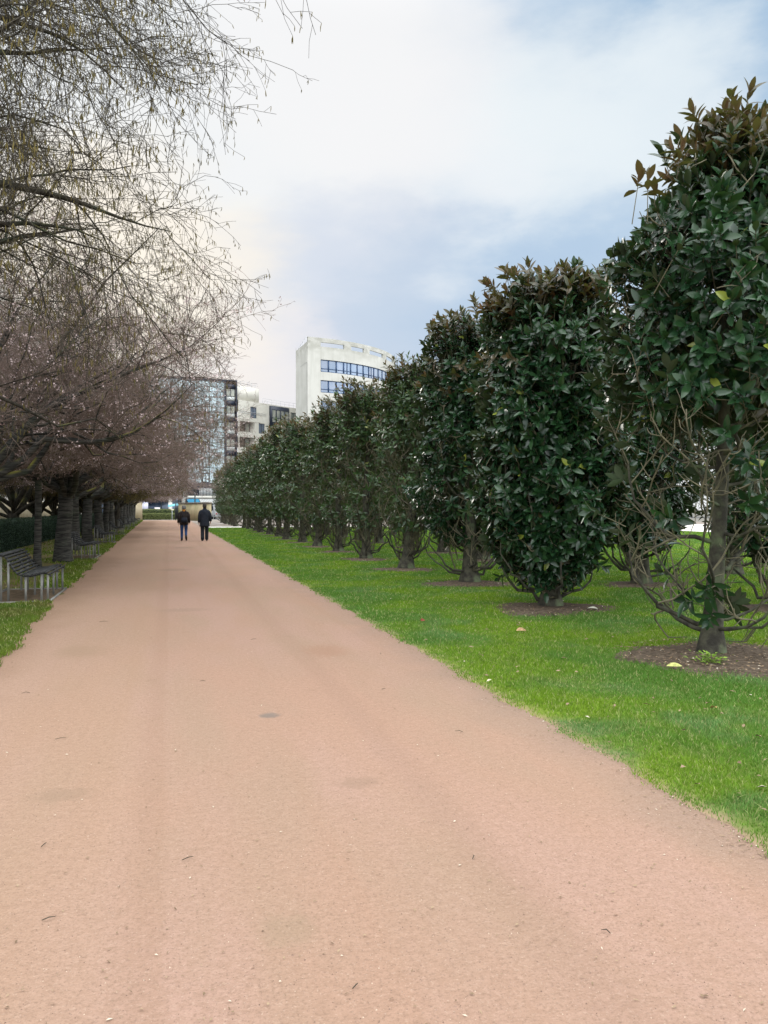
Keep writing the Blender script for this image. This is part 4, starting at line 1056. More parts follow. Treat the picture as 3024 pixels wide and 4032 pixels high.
for k, (s0, s1, mm) in enumerate(((7.2, 9.4, 'blue_awning'), (9.45, 12.2, 'stripe'), (12.25, 15.0, 'stripe'))):
    aw = Acc(); aw.add([pt(s0, 3.35, -1.25), pt(s1, 3.35, -1.25), pt(s1, 2.75, -2.6), pt(s0, 2.75, -2.6), pt(s0, 2.55, -2.62), pt(s1, 2.55, -2.62)], [[0, 3, 2, 1], [3, 4, 5, 2]])
    if mm == 'stripe':
        n = int((s1 - s0) / 0.3)
        for q in range(n):
            x = s0 + q * 0.3
            aw.add([pt(x, 3.365, -1.25), pt(x + .12, 3.365, -1.25), pt(x + .12, 2.765, -2.6), pt(x, 2.765, -2.6)], [[0, 3, 2, 1]], m=1)
    aw.obj('awning', [M[mm], M['roof']], gb)

# the cream apartment block
ay = math.atan2(0.648, 0.762)
ab = thing('apartment_building', 'cream apartment block with balconies and a dark framed bay beside the glass block', 'building', (12.62, 158.3, 0), ay)
AL = 30.0; a = Acc(); holes = []
fl = [4.2 + 3.0 * k for k in range(6)]
for k, z in enumerate(fl[:5]):
    holes += [(0.4, 4.6, z + 0.15, z + 2.15, 1.4), (5.6, 7.3, z + 0.1, z + 2.1, 0.15)]
holes += [(3.3, 5.0, 19.15, 21.3, 0.15)]
for s in (15.0, 19.8, 22.6, 26): holes += [(s, s + 1.6, z, z + 2.1, 0.15) for z in fl[2:]]
pt = facade(a, (0, 0), 0, AL, 0, 22.3, holes)
a.add([(0, 0, 22.3), (AL, 0, 22.3), (AL, 14, 22.3), (0, 14, 22.3), (AL, 0, 0), (AL, 14, 0)], [[0, 1, 2, 3], [1, 4, 5, 2]])
a.obj('wall', M['cream_render'], ab)
for h in holes:
    if h[4] > 1:
        r = Acc(); r.add([pt(h[0], h[2], 1.4), pt(h[1], h[2], 1.4), pt(h[1], h[3], 1.4), pt(h[0], h[3], 1.4)], [[0, 1, 2, 3]]); r.obj('loggia', M['cap_stone'], ab)
        window(ab, pt, h[1] - 1.5, h[1] - 0.2, h[2], h[3] - .1, 1.3, M['dark_frame'], M['dull_glass'])
    else: window(ab, pt, h[0], h[1], h[2], h[3], 0.13, M['dark_frame'], M['blue_glass'] if h[0] < 8 else M['dull_glass'], posts=((h[0] + h[1]) / 2,), fw=0.1)
p = Acc(); p.box((3.0, 3.0, 23.7), (6.4, 5.0, 2.8)); p.obj('penthouse', M['cream_render'], ab)
b = Acc(); quadbox(b, pt, 8.6, 13.9, 17.6, 22.0, -0.55, 0.02); quadbox(b, pt, 10.2, 13.0, 6.0, 17.58, -0.35, 0.02); b.obj('bay', M['dark_frame'], ab)
for q in range(4): window(ab, pt, 8.75 + q * 1.27, 9.95 + q * 1.27, 18.7, 21.3, -0.57, M['dark_frame'], M['dull_glass'], rails=(19.6,), fw=0.1)
for z in (15.2, 12.2, 9.2):
    for q in range(2): window(ab, pt, 10.45 + q * 1.2, 11.6 + q * 1.2, z, z + 2.1, -0.37, M['dark_frame'], M['dull_glass'], fw=0.08)
r = Acc()
for z in (22.8, 23.3): r.tube([pt(7, z, .3), pt(AL, z, .3)], 0.03, 4)
for q in np.arange(7, AL, 1.3): r.tube([pt(q, 22.2, .3), pt(q, 23.3, .3)], 0.025, 4)
for z in (24.0 + 1.6, 25.0 + 1.0): r.tube([(0.2, 0.6, z), (6, 0.6, z)], 0.03, 4)
for q in np.arange(0.2, 6.2, 1.0): r.tube([(q, 0.6, 25.0), (q, 0.6, 26.0)], 0.025, 4)
r.tube([pt(0.3, 19.9, -.05), pt(7.6, 19.9, -.05)], 0.03, 4); r.tube([pt(0.3, 20.2, -.05), pt(7.6, 20.2, -.05)], 0.03, 4)
r.obj('roof_railing', M['rail'], ab)

# the low grey building with a slanting underside
lb = thing('low_building', 'pale grey low building with slanting underside over a dark shopfront, behind the far hedge', 'building', (-13.0, 142.9, 0), math.atan2(-3.2, 12.29))
a = Acc(); L = 14.0
v = [(0, 0, 2.75), (L, 0, 3.6), (L, 0, 8.5), (0, 0, 8.5), (0, 10, 2.75), (L, 10, 3.6), (L, 10, 8.5), (0, 10, 8.5)]
a.add(v, [[0, 1, 2, 3], [4, 7, 6, 5], [0, 4, 5, 1], [3, 2, 6, 7], [1, 5, 6, 2], [0, 3, 7, 4]])
M['pale_grey'] = mat('pale_grey', (0.36, 0.39, 0.38), 0.8, 0.2, c2=(0.30, 0.33, 0.32), nscale=0.5)
a.obj('upper_wall', M['pale_grey'], lb)
f = Acc(); f.add([(0, -.03, 2.62), (L, -.03, 3.47), (L, -.03, 3.62), (0, -.03, 2.77)], [[0, 1, 2, 3]]); f.obj('edge_trim', M['dark_frame'], lb)
M['shopfront'] = glass('shopfront', (0.03, 0.05, 0.09), (0.10, 0.13, 0.18), 0.3, 0.25, 0.5)
sf = Acc(); sf.box((L/2, 3.0, 1.6), (L, 0.3, 3.6)); sf.obj('shopfront', M['shopfront'], lb)
pl = Acc(); pl.box((7.2, 0.25, 1.45), (0.3, 0.3, 3.2)); pl.box((13.5, 0.3, 1.6), (0.5, 0.5, 3.6)); pl.obj('pillar', M['cream_render'], lb)
# skyline block behind the cherries so that the avenue is closed
fb = thing('city_building', 'distant dull building glimpsed through the cherry twigs beside the glass block', 'building', (-26, 166, 0), 0.1)
a = Acc(); pt = facade(a, (0, 0), 0, 20, 0, 18, [(1.5 + 3 * i, 3 + 3 * i, 4 + 3.2 * j, 5.8 + 3.2 * j) for i in range(6) for j in range(4)], 0.2)
a.add([(0, 0, 18), (20, 0, 18), (20, 12, 18), (0, 12, 18), (20, 0, 0), (20, 12, 0)], [[0, 1, 2, 3], [1, 4, 5, 2]]); a.obj('wall', M['cream_render'], fb)
for i in range(6):
    for j in range(4): window(fb, pt, 1.5 + 3*i, 3 + 3*i, 4 + 3.2*j, 5.8 + 3.2*j, 0.15, M['dark_frame'], M['dull_glass'])

# ------------------------------------------------------------------ street end: lamps, gate, van, signs
M['dark_metal'] = mat('dark_metal', (0.022, 0.028, 0.032), 0.5, 0.4)
M['grey_metal'] = mat('grey_metal', (0.30, 0.33, 0.34), 0.5, 0.4)
M['lamp_white'] = mat('lamp_white', (0.62, 0.58, 0.40), 0.4, 0.4)
def lamp(label, x, y, h, kind):
    o = thing('street_lamp', label, 'street lamp', (x, y, 0))
    m = M['grey_metal'] if kind == 'disc' else M['dark_metal']
    p = Acc(); p.tube([(0, 0, -.1), (0, 0, 0.9)], 0.11, 10); p.tube([(0, 0, 0.9), (0, 0, h - (1.2 if kind == 'arc' else 0))], [0.075, 0.05], 10); p.obj('pole', m, o)
    if kind == 'disc':
        q = Acc(); q.loft([(0, 0, h - .02, .10, .10), (0, 0, h + .02, .75, .75), (0, 0, h + .12, .78, .78), (0, 0, h + .24, .25, .25)], 18); q.obj('lamp_head', M['lamp_white'], o)
    elif kind == 'arc':
        q = Acc(); q.tube([(0, 0, h - 1.2), (.06, 0, h - .7), (.25, 0, h - .3), (.6, 0, h - .06), (1.1, 0, h)], 0.04, 8)
        q.tube([(0, 0, h - 2.4), (-.12, 0, h - 2.1), (-.4, 0, h - 1.95)], 0.035, 8); q.obj('arm', m, o)
        for (cx, cz, w) in ((1.35, h, .6), (-.6, h - 1.95, .45)):
            q = Acc(); q.loft([(cx, 0, cz - .06, w * .45, .11), (cx, 0, cz + .03, w * .5, .14), (cx, 0, cz + .09, w * .3, .08)], 14); q.obj('lamp_head', m, o)
    else:
        q = Acc(); q.loft([(0, 0, h, .08, .08), (0, 0, h + .35, .2, .2), (0, 0, h + .37, .3, .3), (0, 0, h + .5, .08, .08)], 14); q.obj('lamp_head', m, o)
    return o
lamp('plain dark lamp post before the slanting grey building', -1.2, 129.6, 4.9, 'lantern')
lamp('pale lamp post with flat yellowish disc head above the stained wall', 1.97, 121.4, 5.3, 'disc')
lamp('tall curved arm street lamp in front of the glass block', 3.8, 129.2, 7.4, 'arc')
lamp('short black lantern post before the striped balustrade', 3.55, 123.0, 4.0, 'lantern')
gt = thing('metal_gate', 'open dark metal gate leaf folded beside the stained wall', 'gate', (1.05, 115.1, 0), rad(8))
p = Acc()
for x in (-.3, .3): p.box((x, 0, 1.35), (.09, .09, 2.8))
p.box((0, 0, 0.2), (.5, .06, .07)); p.box((0, 0, 2.6), (.5, .06, .07)); p.obj('gate_frame', M['dark_metal'], gt)
p = Acc()
for x in np.linspace(-.22, .22, 7): p.box((x, 0, 1.4), (.035, .03, 2.34))
p.box((0, .03, 1.0), (.5, .02, 1.5)); p.obj('bar_panel', M['dark_metal'], gt)
sg = thing('sign_post', 'small pale cross shaped sign post before the low hedge', 'sign post', (0.35, 117.6, 0))
p = Acc(); p.box((0, 0, .8), (.09, .07, 1.7)); p.obj('post', M['grey_metal'], sg)
p = Acc(); p.box((0, -.06, 1.42), (.42, .03, .14)); p.obj('sign_board', M['lamp_white'], sg)
M['poster'] = mat('poster', (0.50, 0.50, 0.60), 0.5, 0.3, c2=(0.42, 0.42, 0.52), nscale=3)
M['poster2'] = mat('poster2', (0.62, 0.60, 0.60), 0.5, 0.3, c2=(0.5, 0.45, 0.45), nscale=4)
for (x, y, w, z0, z1, m_, lab) in ((-3.55, 127.5, .95, 0.9, 2.6, 'poster', 'tall lilac white poster panel behind the far hedge'), (-1.75, 127.0, .8, 0.6, 1.75, 'poster2', 'small white poster panel beside the plain lamp post')):
    o = thing('poster_panel', lab, 'sign', (x, y, 0))
    p = Acc(); p.box((0, 0, (z0+z1)/2), (w, .12, z1 - z0)); p.obj('panel', M[m_], o)
    p = Acc(); p.box((-w*.4, 0, z0/2), (.08, .08, z0)); p.box((w*.4, 0, z0/2), (.08, .08, z0)); p.obj('post', M['dark_metal'], o)
    p = Acc(); p.box((0, 0, .35), (w * 1.3, .5, .5)); p.obj('base', M['white_panel'], o)
M['car_glass'] = glass('car_glass', (0.03, 0.04, 0.05), (0.06, 0.07, 0.09), 0.2, 0.1)
M['tyre'] = mat('tyre', (0.015, 0.015, 0.015), 0.8, 0.2)
def paint(name, c): 
    m = mat(name, c, 0.3, 0.5); m.node_tree.nodes['Principled BSDF'].inputs['Coat Weight'].default_value = 0.5; return m
M['navy_paint'] = paint('navy_paint', (0.015, 0.022, 0.05)); M['white_paint'] = paint('white_paint', (0.6, 0.62, 0.64)); M['grey_paint'] = paint('grey_paint', (0.16, 0.18, 0.22)); M['tail'] = mat('tail', (0.25, 0.01, 0.01), 0.3, 0.5)
def car(label, x, y, rz, m, van=False):
    o = thing('parked_van' if van else 'parked_car', label, 'van' if van else 'car', (x, y, 0), rz)
    L, Wd = (5.0, 1.9) if van else (4.3, 1.75)
    if van: prof = [(-2.5, .35), (2.4, .35), (2.5, .75), (2.42, 1.05), (1.75, 1.25), (1.15, 2.1), (.9, 2.2), (-2.4, 2.2), (-2.5, 2.0)]
    else: prof = [(-2.1, .35), (2.1, .35), (2.15, .65), (2.0, .82), (1.05, .95), (.35, 1.42), (-1.2, 1.45), (-1.85, 1.0), (-2.12, .92)]
    a = Acc(); n = len(prof)
    for s, ins in ((-1, 0),):
        vv = []
        for yy in (-Wd/2, -Wd/2 + .06, Wd/2 - .06, Wd/2):
            k = 0.96 if abs(yy) == Wd/2 else 1.0
            vv += [(px * k, yy * (0.88 if pz > 1.2 else 1.0), .35 + (pz - .35) * k) for px, pz in prof]
        q = [[r*n + i, r*n + (i+1) % n, (r+1)*n + (i+1) % n, (r+1)*n + i] for r in range(3) for i in range(n)]
        t_ = [[0, i+1, i] for i in range(1, n-1)] + [[3*n, 3*n+i, 3*n+i+1] for i in range(1, n-1)]
        a.add(vv, q, t_)
    a.obj('body', m, o)
    for s in (-1, 1):
        g = Acc(); yy = s * (Wd/2 * .9 + .015)
        pts_ = [(-1.5, 1.0), (.85, 1.0), (.3, 1.36), (-1.15, 1.38)] if not van else [(.2, 1.3), (1.5, 1.3), (1.05, 1.95), (.2, 1.95)]
        g.add([(px, s * (Wd/2 + .012 if pz < 1.2 else Wd/2 * .9 + .02), pz) for px, pz in pts_], [[0, 1, 2, 3] if s < 0 else [3, 2, 1, 0]]); g.obj('side_window', M['car_glass'], o)
        for wx in (-1.35, 1.35):
            w = Acc(); c = (wx, s * (Wd/2 - .08), .32)
            w.tube([(c[0], c[1] - .1, c[2]), (c[0], c[1] + .1, c[2])], .32, 18); ww = w.obj('wheel', M['tyre'], o)
            h = Acc(); h.tube([(c[0], c[1] + s*.08, c[2]), (c[0], c[1] + s*.112, c[2])], .2, 14); h.obj('rim', M['grey_metal'], ww)
        t_ = Acc(); t_.box((-L/2 + .02 if van else -2.09, s * Wd * .4, .8), (.06, .2, .2)); t_.obj('tail_lamp', M['tail'], o)
        t_ = Acc(); t_.box((2.46 if van else 2.08, s * Wd * .36, .72), (.1, .28, .14)); t_.obj('headlight', M['white_panel'], o)
    return o
car('dark navy parked car behind the far hedge, before the grey building', 0.5, 130.6, rad(4), M['navy_paint'])
car('grey blue parked car beside the lilac poster panel', -5.2, 131.5, rad(2), M['grey_paint'])
car('white parked van partly hidden beyond the end of the magnolia row', 7.2, 125.5, rad(95), M['white_paint'], True)
kb = thing('market_stall', 'small stall with slanting turquoise awning beside the dark gate', 'stall', (0.7, 125.0, 0))
p = Acc(); p.add([(-.9, -.9, 1.95), (1.4, -.9, 2.3), (1.4, .9, 2.5), (-.9, .9, 2.15), (-.9, -.9, 1.8), (1.4, -.9, 2.15)], [[0, 1, 2, 3], [4, 5, 1, 0]])
M['turquoise'] = mat('turquoise', (0.16, 0.42, 0.50), 0.7, 0.2); p.obj('awning', M['turquoise'], kb)
for x, y in ((-.85, -.85), (1.35, -.85), (-.85, .85), (1.35, .85)):
    p = Acc(); p.tube([(x, y, 0), (x, y, 2.1)], .03, 6); p.obj('pole', M['dark_metal'], kb)
p = Acc(); p.box((.2, 0, .5), (1.8, 1.2, 1.0)); p.obj('counter', M['navy_paint'], kb)

# ------------------------------------------------------------------ the two walkers
M['skin'] = mat('skin', (0.42, 0.24, 0.17), 0.55, 0.3)
M['black_coat'] = mat('black_coat', (0.013, 0.016, 0.024), 0.85, 0.15, c2=(0.020, 0.023, 0.032), nscale=9)
M['brown_jacket'] = mat('brown_jacket', (0.018, 0.014, 0.014), 0.8, 0.2, c2=(0.030, 0.024, 0.023), nscale=8)
M['jeans'] = mat('jeans', (0.018, 0.040, 0.11), 0.85, 0.15, c2=(0.035, 0.07, 0.17), nscale=7)
M['dark_trousers'] = mat('dark_trousers', (0.012, 0.014, 0.020), 0.85, 0.15, c2=(0.022, 0.025, 0.034), nscale=8)
M['shoe'] = mat('shoe', (0.010, 0.010, 0.011), 0.5, 0.4)
M['grey_hair'] = mat('grey_hair', (0.20, 0.195, 0.19), 0.8, 0.2, c2=(0.09, 0.088, 0.085), nscale=40, stretch=(1, 1, .3), bump=0.6, bscale=60)
M['dark_hair'] = mat('dark_hair', (0.022, 0.018, 0.016), 0.8, 0.2, c2=(0.05, 0.042, 0.036), nscale=40, bump=0.5, bscale=60)
M['scarf'] = mat('scarf', (0.45, 0.19, 0.035), 0.85, 0.1, c2=(0.33, 0.13, 0.03), nscale=20)
M['eye'] = mat('eye', (0.1, 0.07, 0.05), 0.2, 0.5)

def skin_body(name, nodes, edges, root, parent, m):
    me = bpy.data.meshes.new(name)
    names = list(nodes); idx = {k: i for i, k in enumerate(names)}
    me.from_pydata([nodes[k][0] for k in names], [(idx[a], idx[b]) for a, b in edges], [])
    me.skin_vertices.new(name='') if hasattr(me.skin_vertices, 'new') else None
    o = link(name, me, parent)
    bm = bmesh.new(); bm.from_mesh(me); bm.verts.ensure_lookup_table()
    ly = bm.verts.layers.skin.verify()
    for i, k in enumerate(names):
        r = nodes[k][1]; bm.verts[i][ly].radius = (r, r) if np.isscalar(r) else r
        bm.verts[i][ly].use_root = (k == root)
    bm.to_mesh(me); bm.free()
    o.modifiers.new('skin', 'SKIN').use_smooth_shade = True
    s = o.modifiers.new('sub', 'SUBSURF'); s.levels = 1; s.render_levels = 1
    me.materials.append(m)
    dg = bpy.context.evaluated_depsgraph_get()
    em = bpy.data.meshes.new_from_object(o.evaluated_get(dg))
    if len(em.polygons):
        o.modifiers.clear(); o.data = em
        if not em.materials: em.materials.append(m)
        em.polygons.foreach_set('use_smooth', np.ones(len(em.polygons), bool))
    return o

def person(label, x, y, H, pose, cloth, rz=0.0):
    k = H / 1.75
    o = thing('person', label, 'person', (x, y, 0.0), rz)
    S = lambda p: (p[0]*k, p[1]*k, p[2]*k)
    n = {}; e = []
    def nd(nm, p, r, par=None):
        n[nm] = (S(p), r * k if np.isscalar(r) else (r[0]*k, r[1]*k))
        if par: e.append((par, nm))
    nd('pelvis', (0, 0, .93), (.145, .10)); nd('waist', (0, 0, 1.08), (.135, .095), 'pelvis'); nd('chest', (0, .0, 1.30), (.155, .105), 'waist'); nd('upper', (0, -.005, 1.40), (.075, .055), 'chest')
    nd('neck', (0, .01, 1.50), .055, 'upper'); nd('jaw', (0, .03, 1.565), (.062, .072), 'neck'); nd('face', (0, .035, 1.635), (.074, .092), 'jaw'); nd('brow', (0, .025, 1.69), (.070, .088), 'face'); nd('top', (0, .015, 1.735), (.045, .055), 'brow')
    for s, sn in ((-1, 'l'), (1, 'r')):
        a = pose['arm_' + sn]; lg = pose['leg_' + sn]
        sh = (s*.175, -.01, 1.42); el = (s*(.235 + a['out']), a['elbow'], 1.13); wr = (s*(.25 + a['out'] * 1.5), a['wrist'][0], a['wrist'][1])
        nd('sh'+sn, sh, .036, 'upper'); nd('el'+sn, el, .036, 'sh'+sn); nd('wr'+sn, wr, .028, 'el'+sn)
        pm = (wr[0], wr[1] + .02, wr[2] - .06); nd('pm'+sn, pm, (.030, .020), 'wr'+sn)
        for f, (dy, ln) in enumerate(((-.030, .060), (-.010, .072), (.010, .076), (.028, .068))):
            b = (pm[0], pm[1] + dy, pm[2] - .035); nd(f'f{f}a{sn}', b, .010, 'pm'+sn)
            nd(f'f{f}b{sn}', (b[0] - s*.010, b[1] + .004, b[2] - ln * .5), .009, f'f{f}a{sn}'); nd(f'f{f}c{sn}', (b[0] - s*.028, b[1] + .008, b[2] - ln * .92), .008, f'f{f}b{sn}')
        nd('t1'+sn, (pm[0] - s*.012, pm[1] + .036, pm[2] + .008), .012, 'pm'+sn); nd('t2'+sn, (pm[0] - s*.022, pm[1] + .055, pm[2] - .03), .009, 't1'+sn)
        nd('hip'+sn, (s*.095, 0, .86), .072, 'pelvis'); nd('kn'+sn, (s*.10, lg['knee'][0], lg['knee'][1]), .042, 'hip'+sn); nd('an'+sn, (s*.10, lg['ank'][0], lg['ank'][1]), .030, 'kn'+sn)
        tdir = lg.get('toe', (.15, -.05)); nd('to'+sn, (s*.115, lg['ank'][0] + tdir[0], lg['ank'][1] + tdir[1]), (.036, .026), 'an'+sn)
    nd('nose', (0, .135, 1.625), .014, 'face')
    nd('earl', (-.085, .02, 1.63), .016, 'face'); nd('earr', (.085, .02, 1.63), .016, 'face')
    body = skin_body('body', n, e, 'pelvis', o, M['skin'])
    for s in (-1, 1):
        ey = Acc(); ey.loft([(s*.03*k, .118*k, (1.648 - .008)*k, .004*k, .004*k), (s*.03*k, .118*k, 1.648*k, .011*k, .009*k), (s*.03*k, .118*k, (1.648 + .008)*k, .004*k, .004*k)], 8); ey.obj('eye', M['eye'], o, True)
    # trousers
    tr = Acc()
    tr.loft([(0, 0, .80*k, .165*k, .125*k), (0, 0, .93*k, .172*k, .128*k), (0, 0, 1.04*k, .155*k, .115*k)], 18)
    for s, sn in ((-1, 'l'), (1, 'r')):
        lg = pose['leg_' + sn]; hip, kn, an = [np.array(n[q+sn][0]) for q in ('hip', 'kn', 'an')]
        P = [hip, hip * .5 + kn * .5, kn, kn * .5 + an * .5, an * .88 + kn * .12, an + (an - kn) * cloth.get('hem', 0.03)]
        tr.tube([tuple(p) for p in P], [q * k for q in cloth['leg_r']], 14)
    tro = tr.obj('trousers', cloth['trousers'], o, True)
    for s, sn in ((-1, 'l'), (1, 'r')):
        an = np.array(n['an'+sn][0]); to = np.array(n['to'+sn][0]); d = (to - an); 
        sh = Acc(); sh.tube([tuple(an + np.array([0, 0, .09 * k]) * (1 if cloth['boots'] else .2)), tuple(an + d * .05 - np.array([0, 0, .005])), tuple(an + d * .35 + np.array([0, 0, -.012])), tuple(an + d * .75), tuple(to + d * .25)], [.052*k, .056*k, .054*k, .047*k, .026*k], 12)
        hl = an - d * .28 + np.array([0, 0, -.022 * k]); sh.tube([tuple(hl), tuple(an + d * .1 + np.array([0, 0, -.02 * k]))], [.030*k, .050*k], 12)
        sh.obj('shoe', M['shoe'], o, True)
    # coat with sleeves
    co = Acc(); co.loft([(c[0]*k, c[1]*k, c[2]*k, c[3]*k, c[4]*k) for c in cloth['coat']], 26)
    co.obj('coat', cloth['coat_m'], o, True)
    for s, sn in ((-1, 'l'), (1, 'r')):
        sh, el, wr = [np.array(n[q+sn][0]) for q in ('sh', 'el', 'wr')]
        sl = Acc(); P = [sh + np.array([-s*.085, 0, -.005])*k, sh + np.array([-s*.035, 0, -.012])*k, sh + np.array([s*.010, 0, -.055])*k, sh*.5 + el*.5 + np.array([s*.012, 0, 0])*k, el, el*.5 + wr*.5, wr + (wr - el) * cloth.get('cuff', .02)]
        sl.tube([tuple(p) for p in P], [.050*k, .066*k, .078*k, .074*k, .068*k, .062*k, .058*k], 14); sl.obj('sleeve', cloth['coat_m'], o, True)
    cl = Acc(); cl.tube([(0, .0, 1.44*k), (0, .005*k, 1.50*k), (0, .012*k, 1.55*k)], [.115*k, .088*k, .080*k], 16); cl.obj('scarf' if cloth['scarf'] else 'collar', M['scarf'] if cloth['scarf'] else cloth['coat_m'], o, True)
    # hair
    rng = np.random.default_rng(7)
    h = Acc(); R = cloth['hair_r']; rings = []
    for q in np.linspace(0, 1, 9):
        z = 1.545 + q * (1.757 - 1.545) * 1.0; w = math.sqrt(max(0.02, 1 - (abs(q - .52) / .56) ** 2.4))
        rings.append((0, (-.018 + .022 * q) * k, z * k, (R * w) * k, ((R + .012) * w - .004) * k))
    h.loft(rings, 20)
    V = h.v[-1]; V += nz(rng.normal(0, 1, V.shape)) * 0.008 * k
    front = V[:, 1] > 0.055 * k
    V[front, 1] = 0.055 * k + (V[front, 1] - 0.055 * k) * np.where(V[front, 2] > 1.69 * k, 0.9, 0.05)
    h.obj('hair', cloth['hair'], o, True)
    return o
coatM = [(0, 0, .68, .235, .165), (0, 0, .74, .232, .165), (0, 0, .95, .212, .155), (0, 0, 1.10, .205, .15), (0, -.005, 1.28, .222, .15), (0, -.01, 1.39, .208, .132), (0, -.01, 1.445, .175, .112), (0, -.005, 1.475, .125, .095), (0, 0, 1.51, .085, .075)]
coatW = [(0, 0, .80, .215, .16), (0, 0, .86, .218, .165), (0, 0, .98, .208, .16), (0, 0, 1.12, .195, .15), (0, -.01, 1.28, .208, .145), (0, -.01, 1.38, .192, .127), (0, -.01, 1.44, .165, .108), (0, -.005, 1.472, .118, .092), (0, 0, 1.50, .085, .075)]
person('grey haired walker in short dark jacket, orange scarf and blue jeans', 0.66, 40.1, 1.67,
    dict(arm_l=dict(out=.012, elbow=-.06, wrist=(.02, .91)), arm_r=dict(out=.006, elbow=-.02, wrist=(.10, .92)), leg_l=dict(knee=(.06, .48), ank=(.02, .09)), leg_r=dict(knee=(.07, .50), ank=(-.26, .20), toe=(.07, -.14))),
    dict(coat=coatW, coat_m=M['brown_jacket'], trousers=M['jeans'], leg_r=(.098, .088, .068, .062, .056, .054), boots=True, scarf=True, hair=M['grey_hair'], hair_r=.100, hem=-.06))
person('dark haired walker in long black coat and dark trousers, nearer the lawn', 1.60, 39.6, 1.75,
    dict(arm_l=dict(out=.010, elbow=-.05, wrist=(.03, .88)), arm_r=dict(out=.018, elbow=-.04, wrist=(.02, .93)), leg_l=dict(knee=(.05, .48), ank=(-.06, .09)), leg_r=dict(knee=(.09, .49), ank=(.12, .09))),
    dict(coat=coatM, coat_m=M['black_coat'], trousers=M['dark_trousers'], leg_r=(.105, .098, .084, .080, .080, .082), boots=False, scarf=False, hair=M['dark_hair'], hair_r=.093, hem=.03, cuff=.0))
bag = thing('shoulder_bag', 'small dark bag hanging low on the back of the grey haired walker', 'bag', (0.67, 39.93, 1.0))
p = Acc(); p.loft([(0, -.02, -.13, .12, .05), (0, -.03, -.08, .15, .075), (0, -.025, .06, .14, .06), (0, -.01, .10, .10, .035)], 16); p.obj('pouch', M['black_coat'], bag, True)
p = Acc(); p.tube([(-.11, .0, .06), (-.05, .01, .25), (.06, .03, .42), (.10, .10, .47)], .014, 6); p.obj('strap', M['black_coat'], bag)

# ------------------------------------------------------------------ small litter
M['litter'] = leaf_mat('litter', (0.10, 0.065, 0.04), (0.30, 0.22, 0.14), (0.20, 0.14, 0.09), rough=0.8, spec=0.15, odd=(0.48, 0.42, 0.33), odd_amt=0.10, transl=0.0)
M['pebble'] = leaf_mat('pebble', (0.09, 0.055, 0.045), (0.28, 0.19, 0.15), (0.2, 0.14, 0.11), rough=0.9, spec=0.1, odd=(0.46, 0.36, 0.28), odd_amt=0.08, transl=0.0)
rng = np.random.default_rng(77)
def flat_bits(acc, X, Y, z, L, w):
    n = len(X); az = rng.uniform(0, 6.28, n)
    D = np.stack([np.cos(az), np.sin(az), rng.normal(0, .12, n)], 1); N = np.stack([rng.normal(0, .25, n), rng.normal(0, .25, n), np.ones(n)], 1)
    leaves(acc, np.stack([X, Y, np.full(n, z)], 1), D, N, L, w, 1, 0, 0.1, 0.4, rng)
n = 2600
dd = 1.6 + 34 * rng.random(n) ** 1.7; an = rng.uniform(rad(-14), rad(40), n)
X, Y = dd * np.sin(an), dd * np.cos(an); k = (X > left_edge(Y)) & (X < right_edge(Y)); X, Y = X[k], Y[k]
# more collects along the edges
ye = 3 + 42 * rng.random(3200) ** 1.6; side_ = rng.random(3200) < .45
xe = np.where(side_, left_edge(ye) + np.abs(rng.normal(0, .14, 3200)), right_edge(ye) + .04 - np.abs(rng.normal(0, .10, 3200)))
X = np.concatenate([X, xe]); Y = np.concatenate([Y, ye]); n = len(X)
a = Acc(); flat_bits(a, X, Y, 0.006, rng.uniform(.006, .024, n), rng.uniform(.0015, .005, n))
for (x, y, L_, az_) in [(q_[0], q_[1], q_[2] * .7, q_[3]) for q_ in [(-.72, 5.7, .10, .1), (-.55, 3.9, .07, 1.0), (.05, 3.6, .08, .3), (-.45, 3.2, .07, .2), (1.25, 3.3, .06, .9), (1.9, 5.2, .08, 2.2), (.9, 9.5, .12, .4), (-.9, 11.5, .16, .1), (1.5, 2.6, .05, 1.9), (.55, 2.5, .05, .6), (-1.1, 7.2, .09, 2.9), (2.1, 8.2, .10, 1.2), (.3, 7.3, .07, 2.5), (1.7, 6.6, .06, .2)]]:
    q = np.array([[x, y, .008], [x + L_ * .5 * math.cos(az_), y + L_ * .5 * math.sin(az_), .014], [x + L_ * math.cos(az_ + .25), y + L_ * math.sin(az_ + .25), .007]])
    a.tubes(q[None], np.array([[.0018, .0021, .0011]]), 5, 1)
tag(a.obj('path_litter', [M['litter'], M['twig']]), 'scattered dry twigs, bud scales and petals on the pink path', 'litter', kind='stuff')
n = 16000
dd = 1.5 + 11 * rng.random(n) ** 1.3; an = rng.uniform(rad(-14), rad(42), n); X, Y = dd * np.sin(an), dd * np.cos(an)
k = (X > left_edge(Y)) & (X < right_edge(Y)); X, Y = X[k], Y[k]; n = len(X)
a = Acc(); r = rng.uniform(.0012, .0034, n)
base = np.stack([X, Y, np.full(n, 0.0)], 1)
off = np.array([[1, 0, 0], [-.3, .9, 0], [-.6, -.8, 0], [0, 0, .9]])
V = (base[:, None] + off[None] * r[:, None, None] * rng.uniform(.6, 1.4, (n, 4, 1))).reshape(-1, 3)
i4 = (np.arange(n) * 4)[:, None, None]
a.add(V, None, (i4 + np.array([[[0, 1, 3], [1, 2, 3], [2, 0, 3]]])).reshape(-1, 3))
tag(a.obj('path_grit', M['pebble']), 'loose grit and tiny stones on the pink path', 'gravel', kind='stuff')
X, Y = [], []
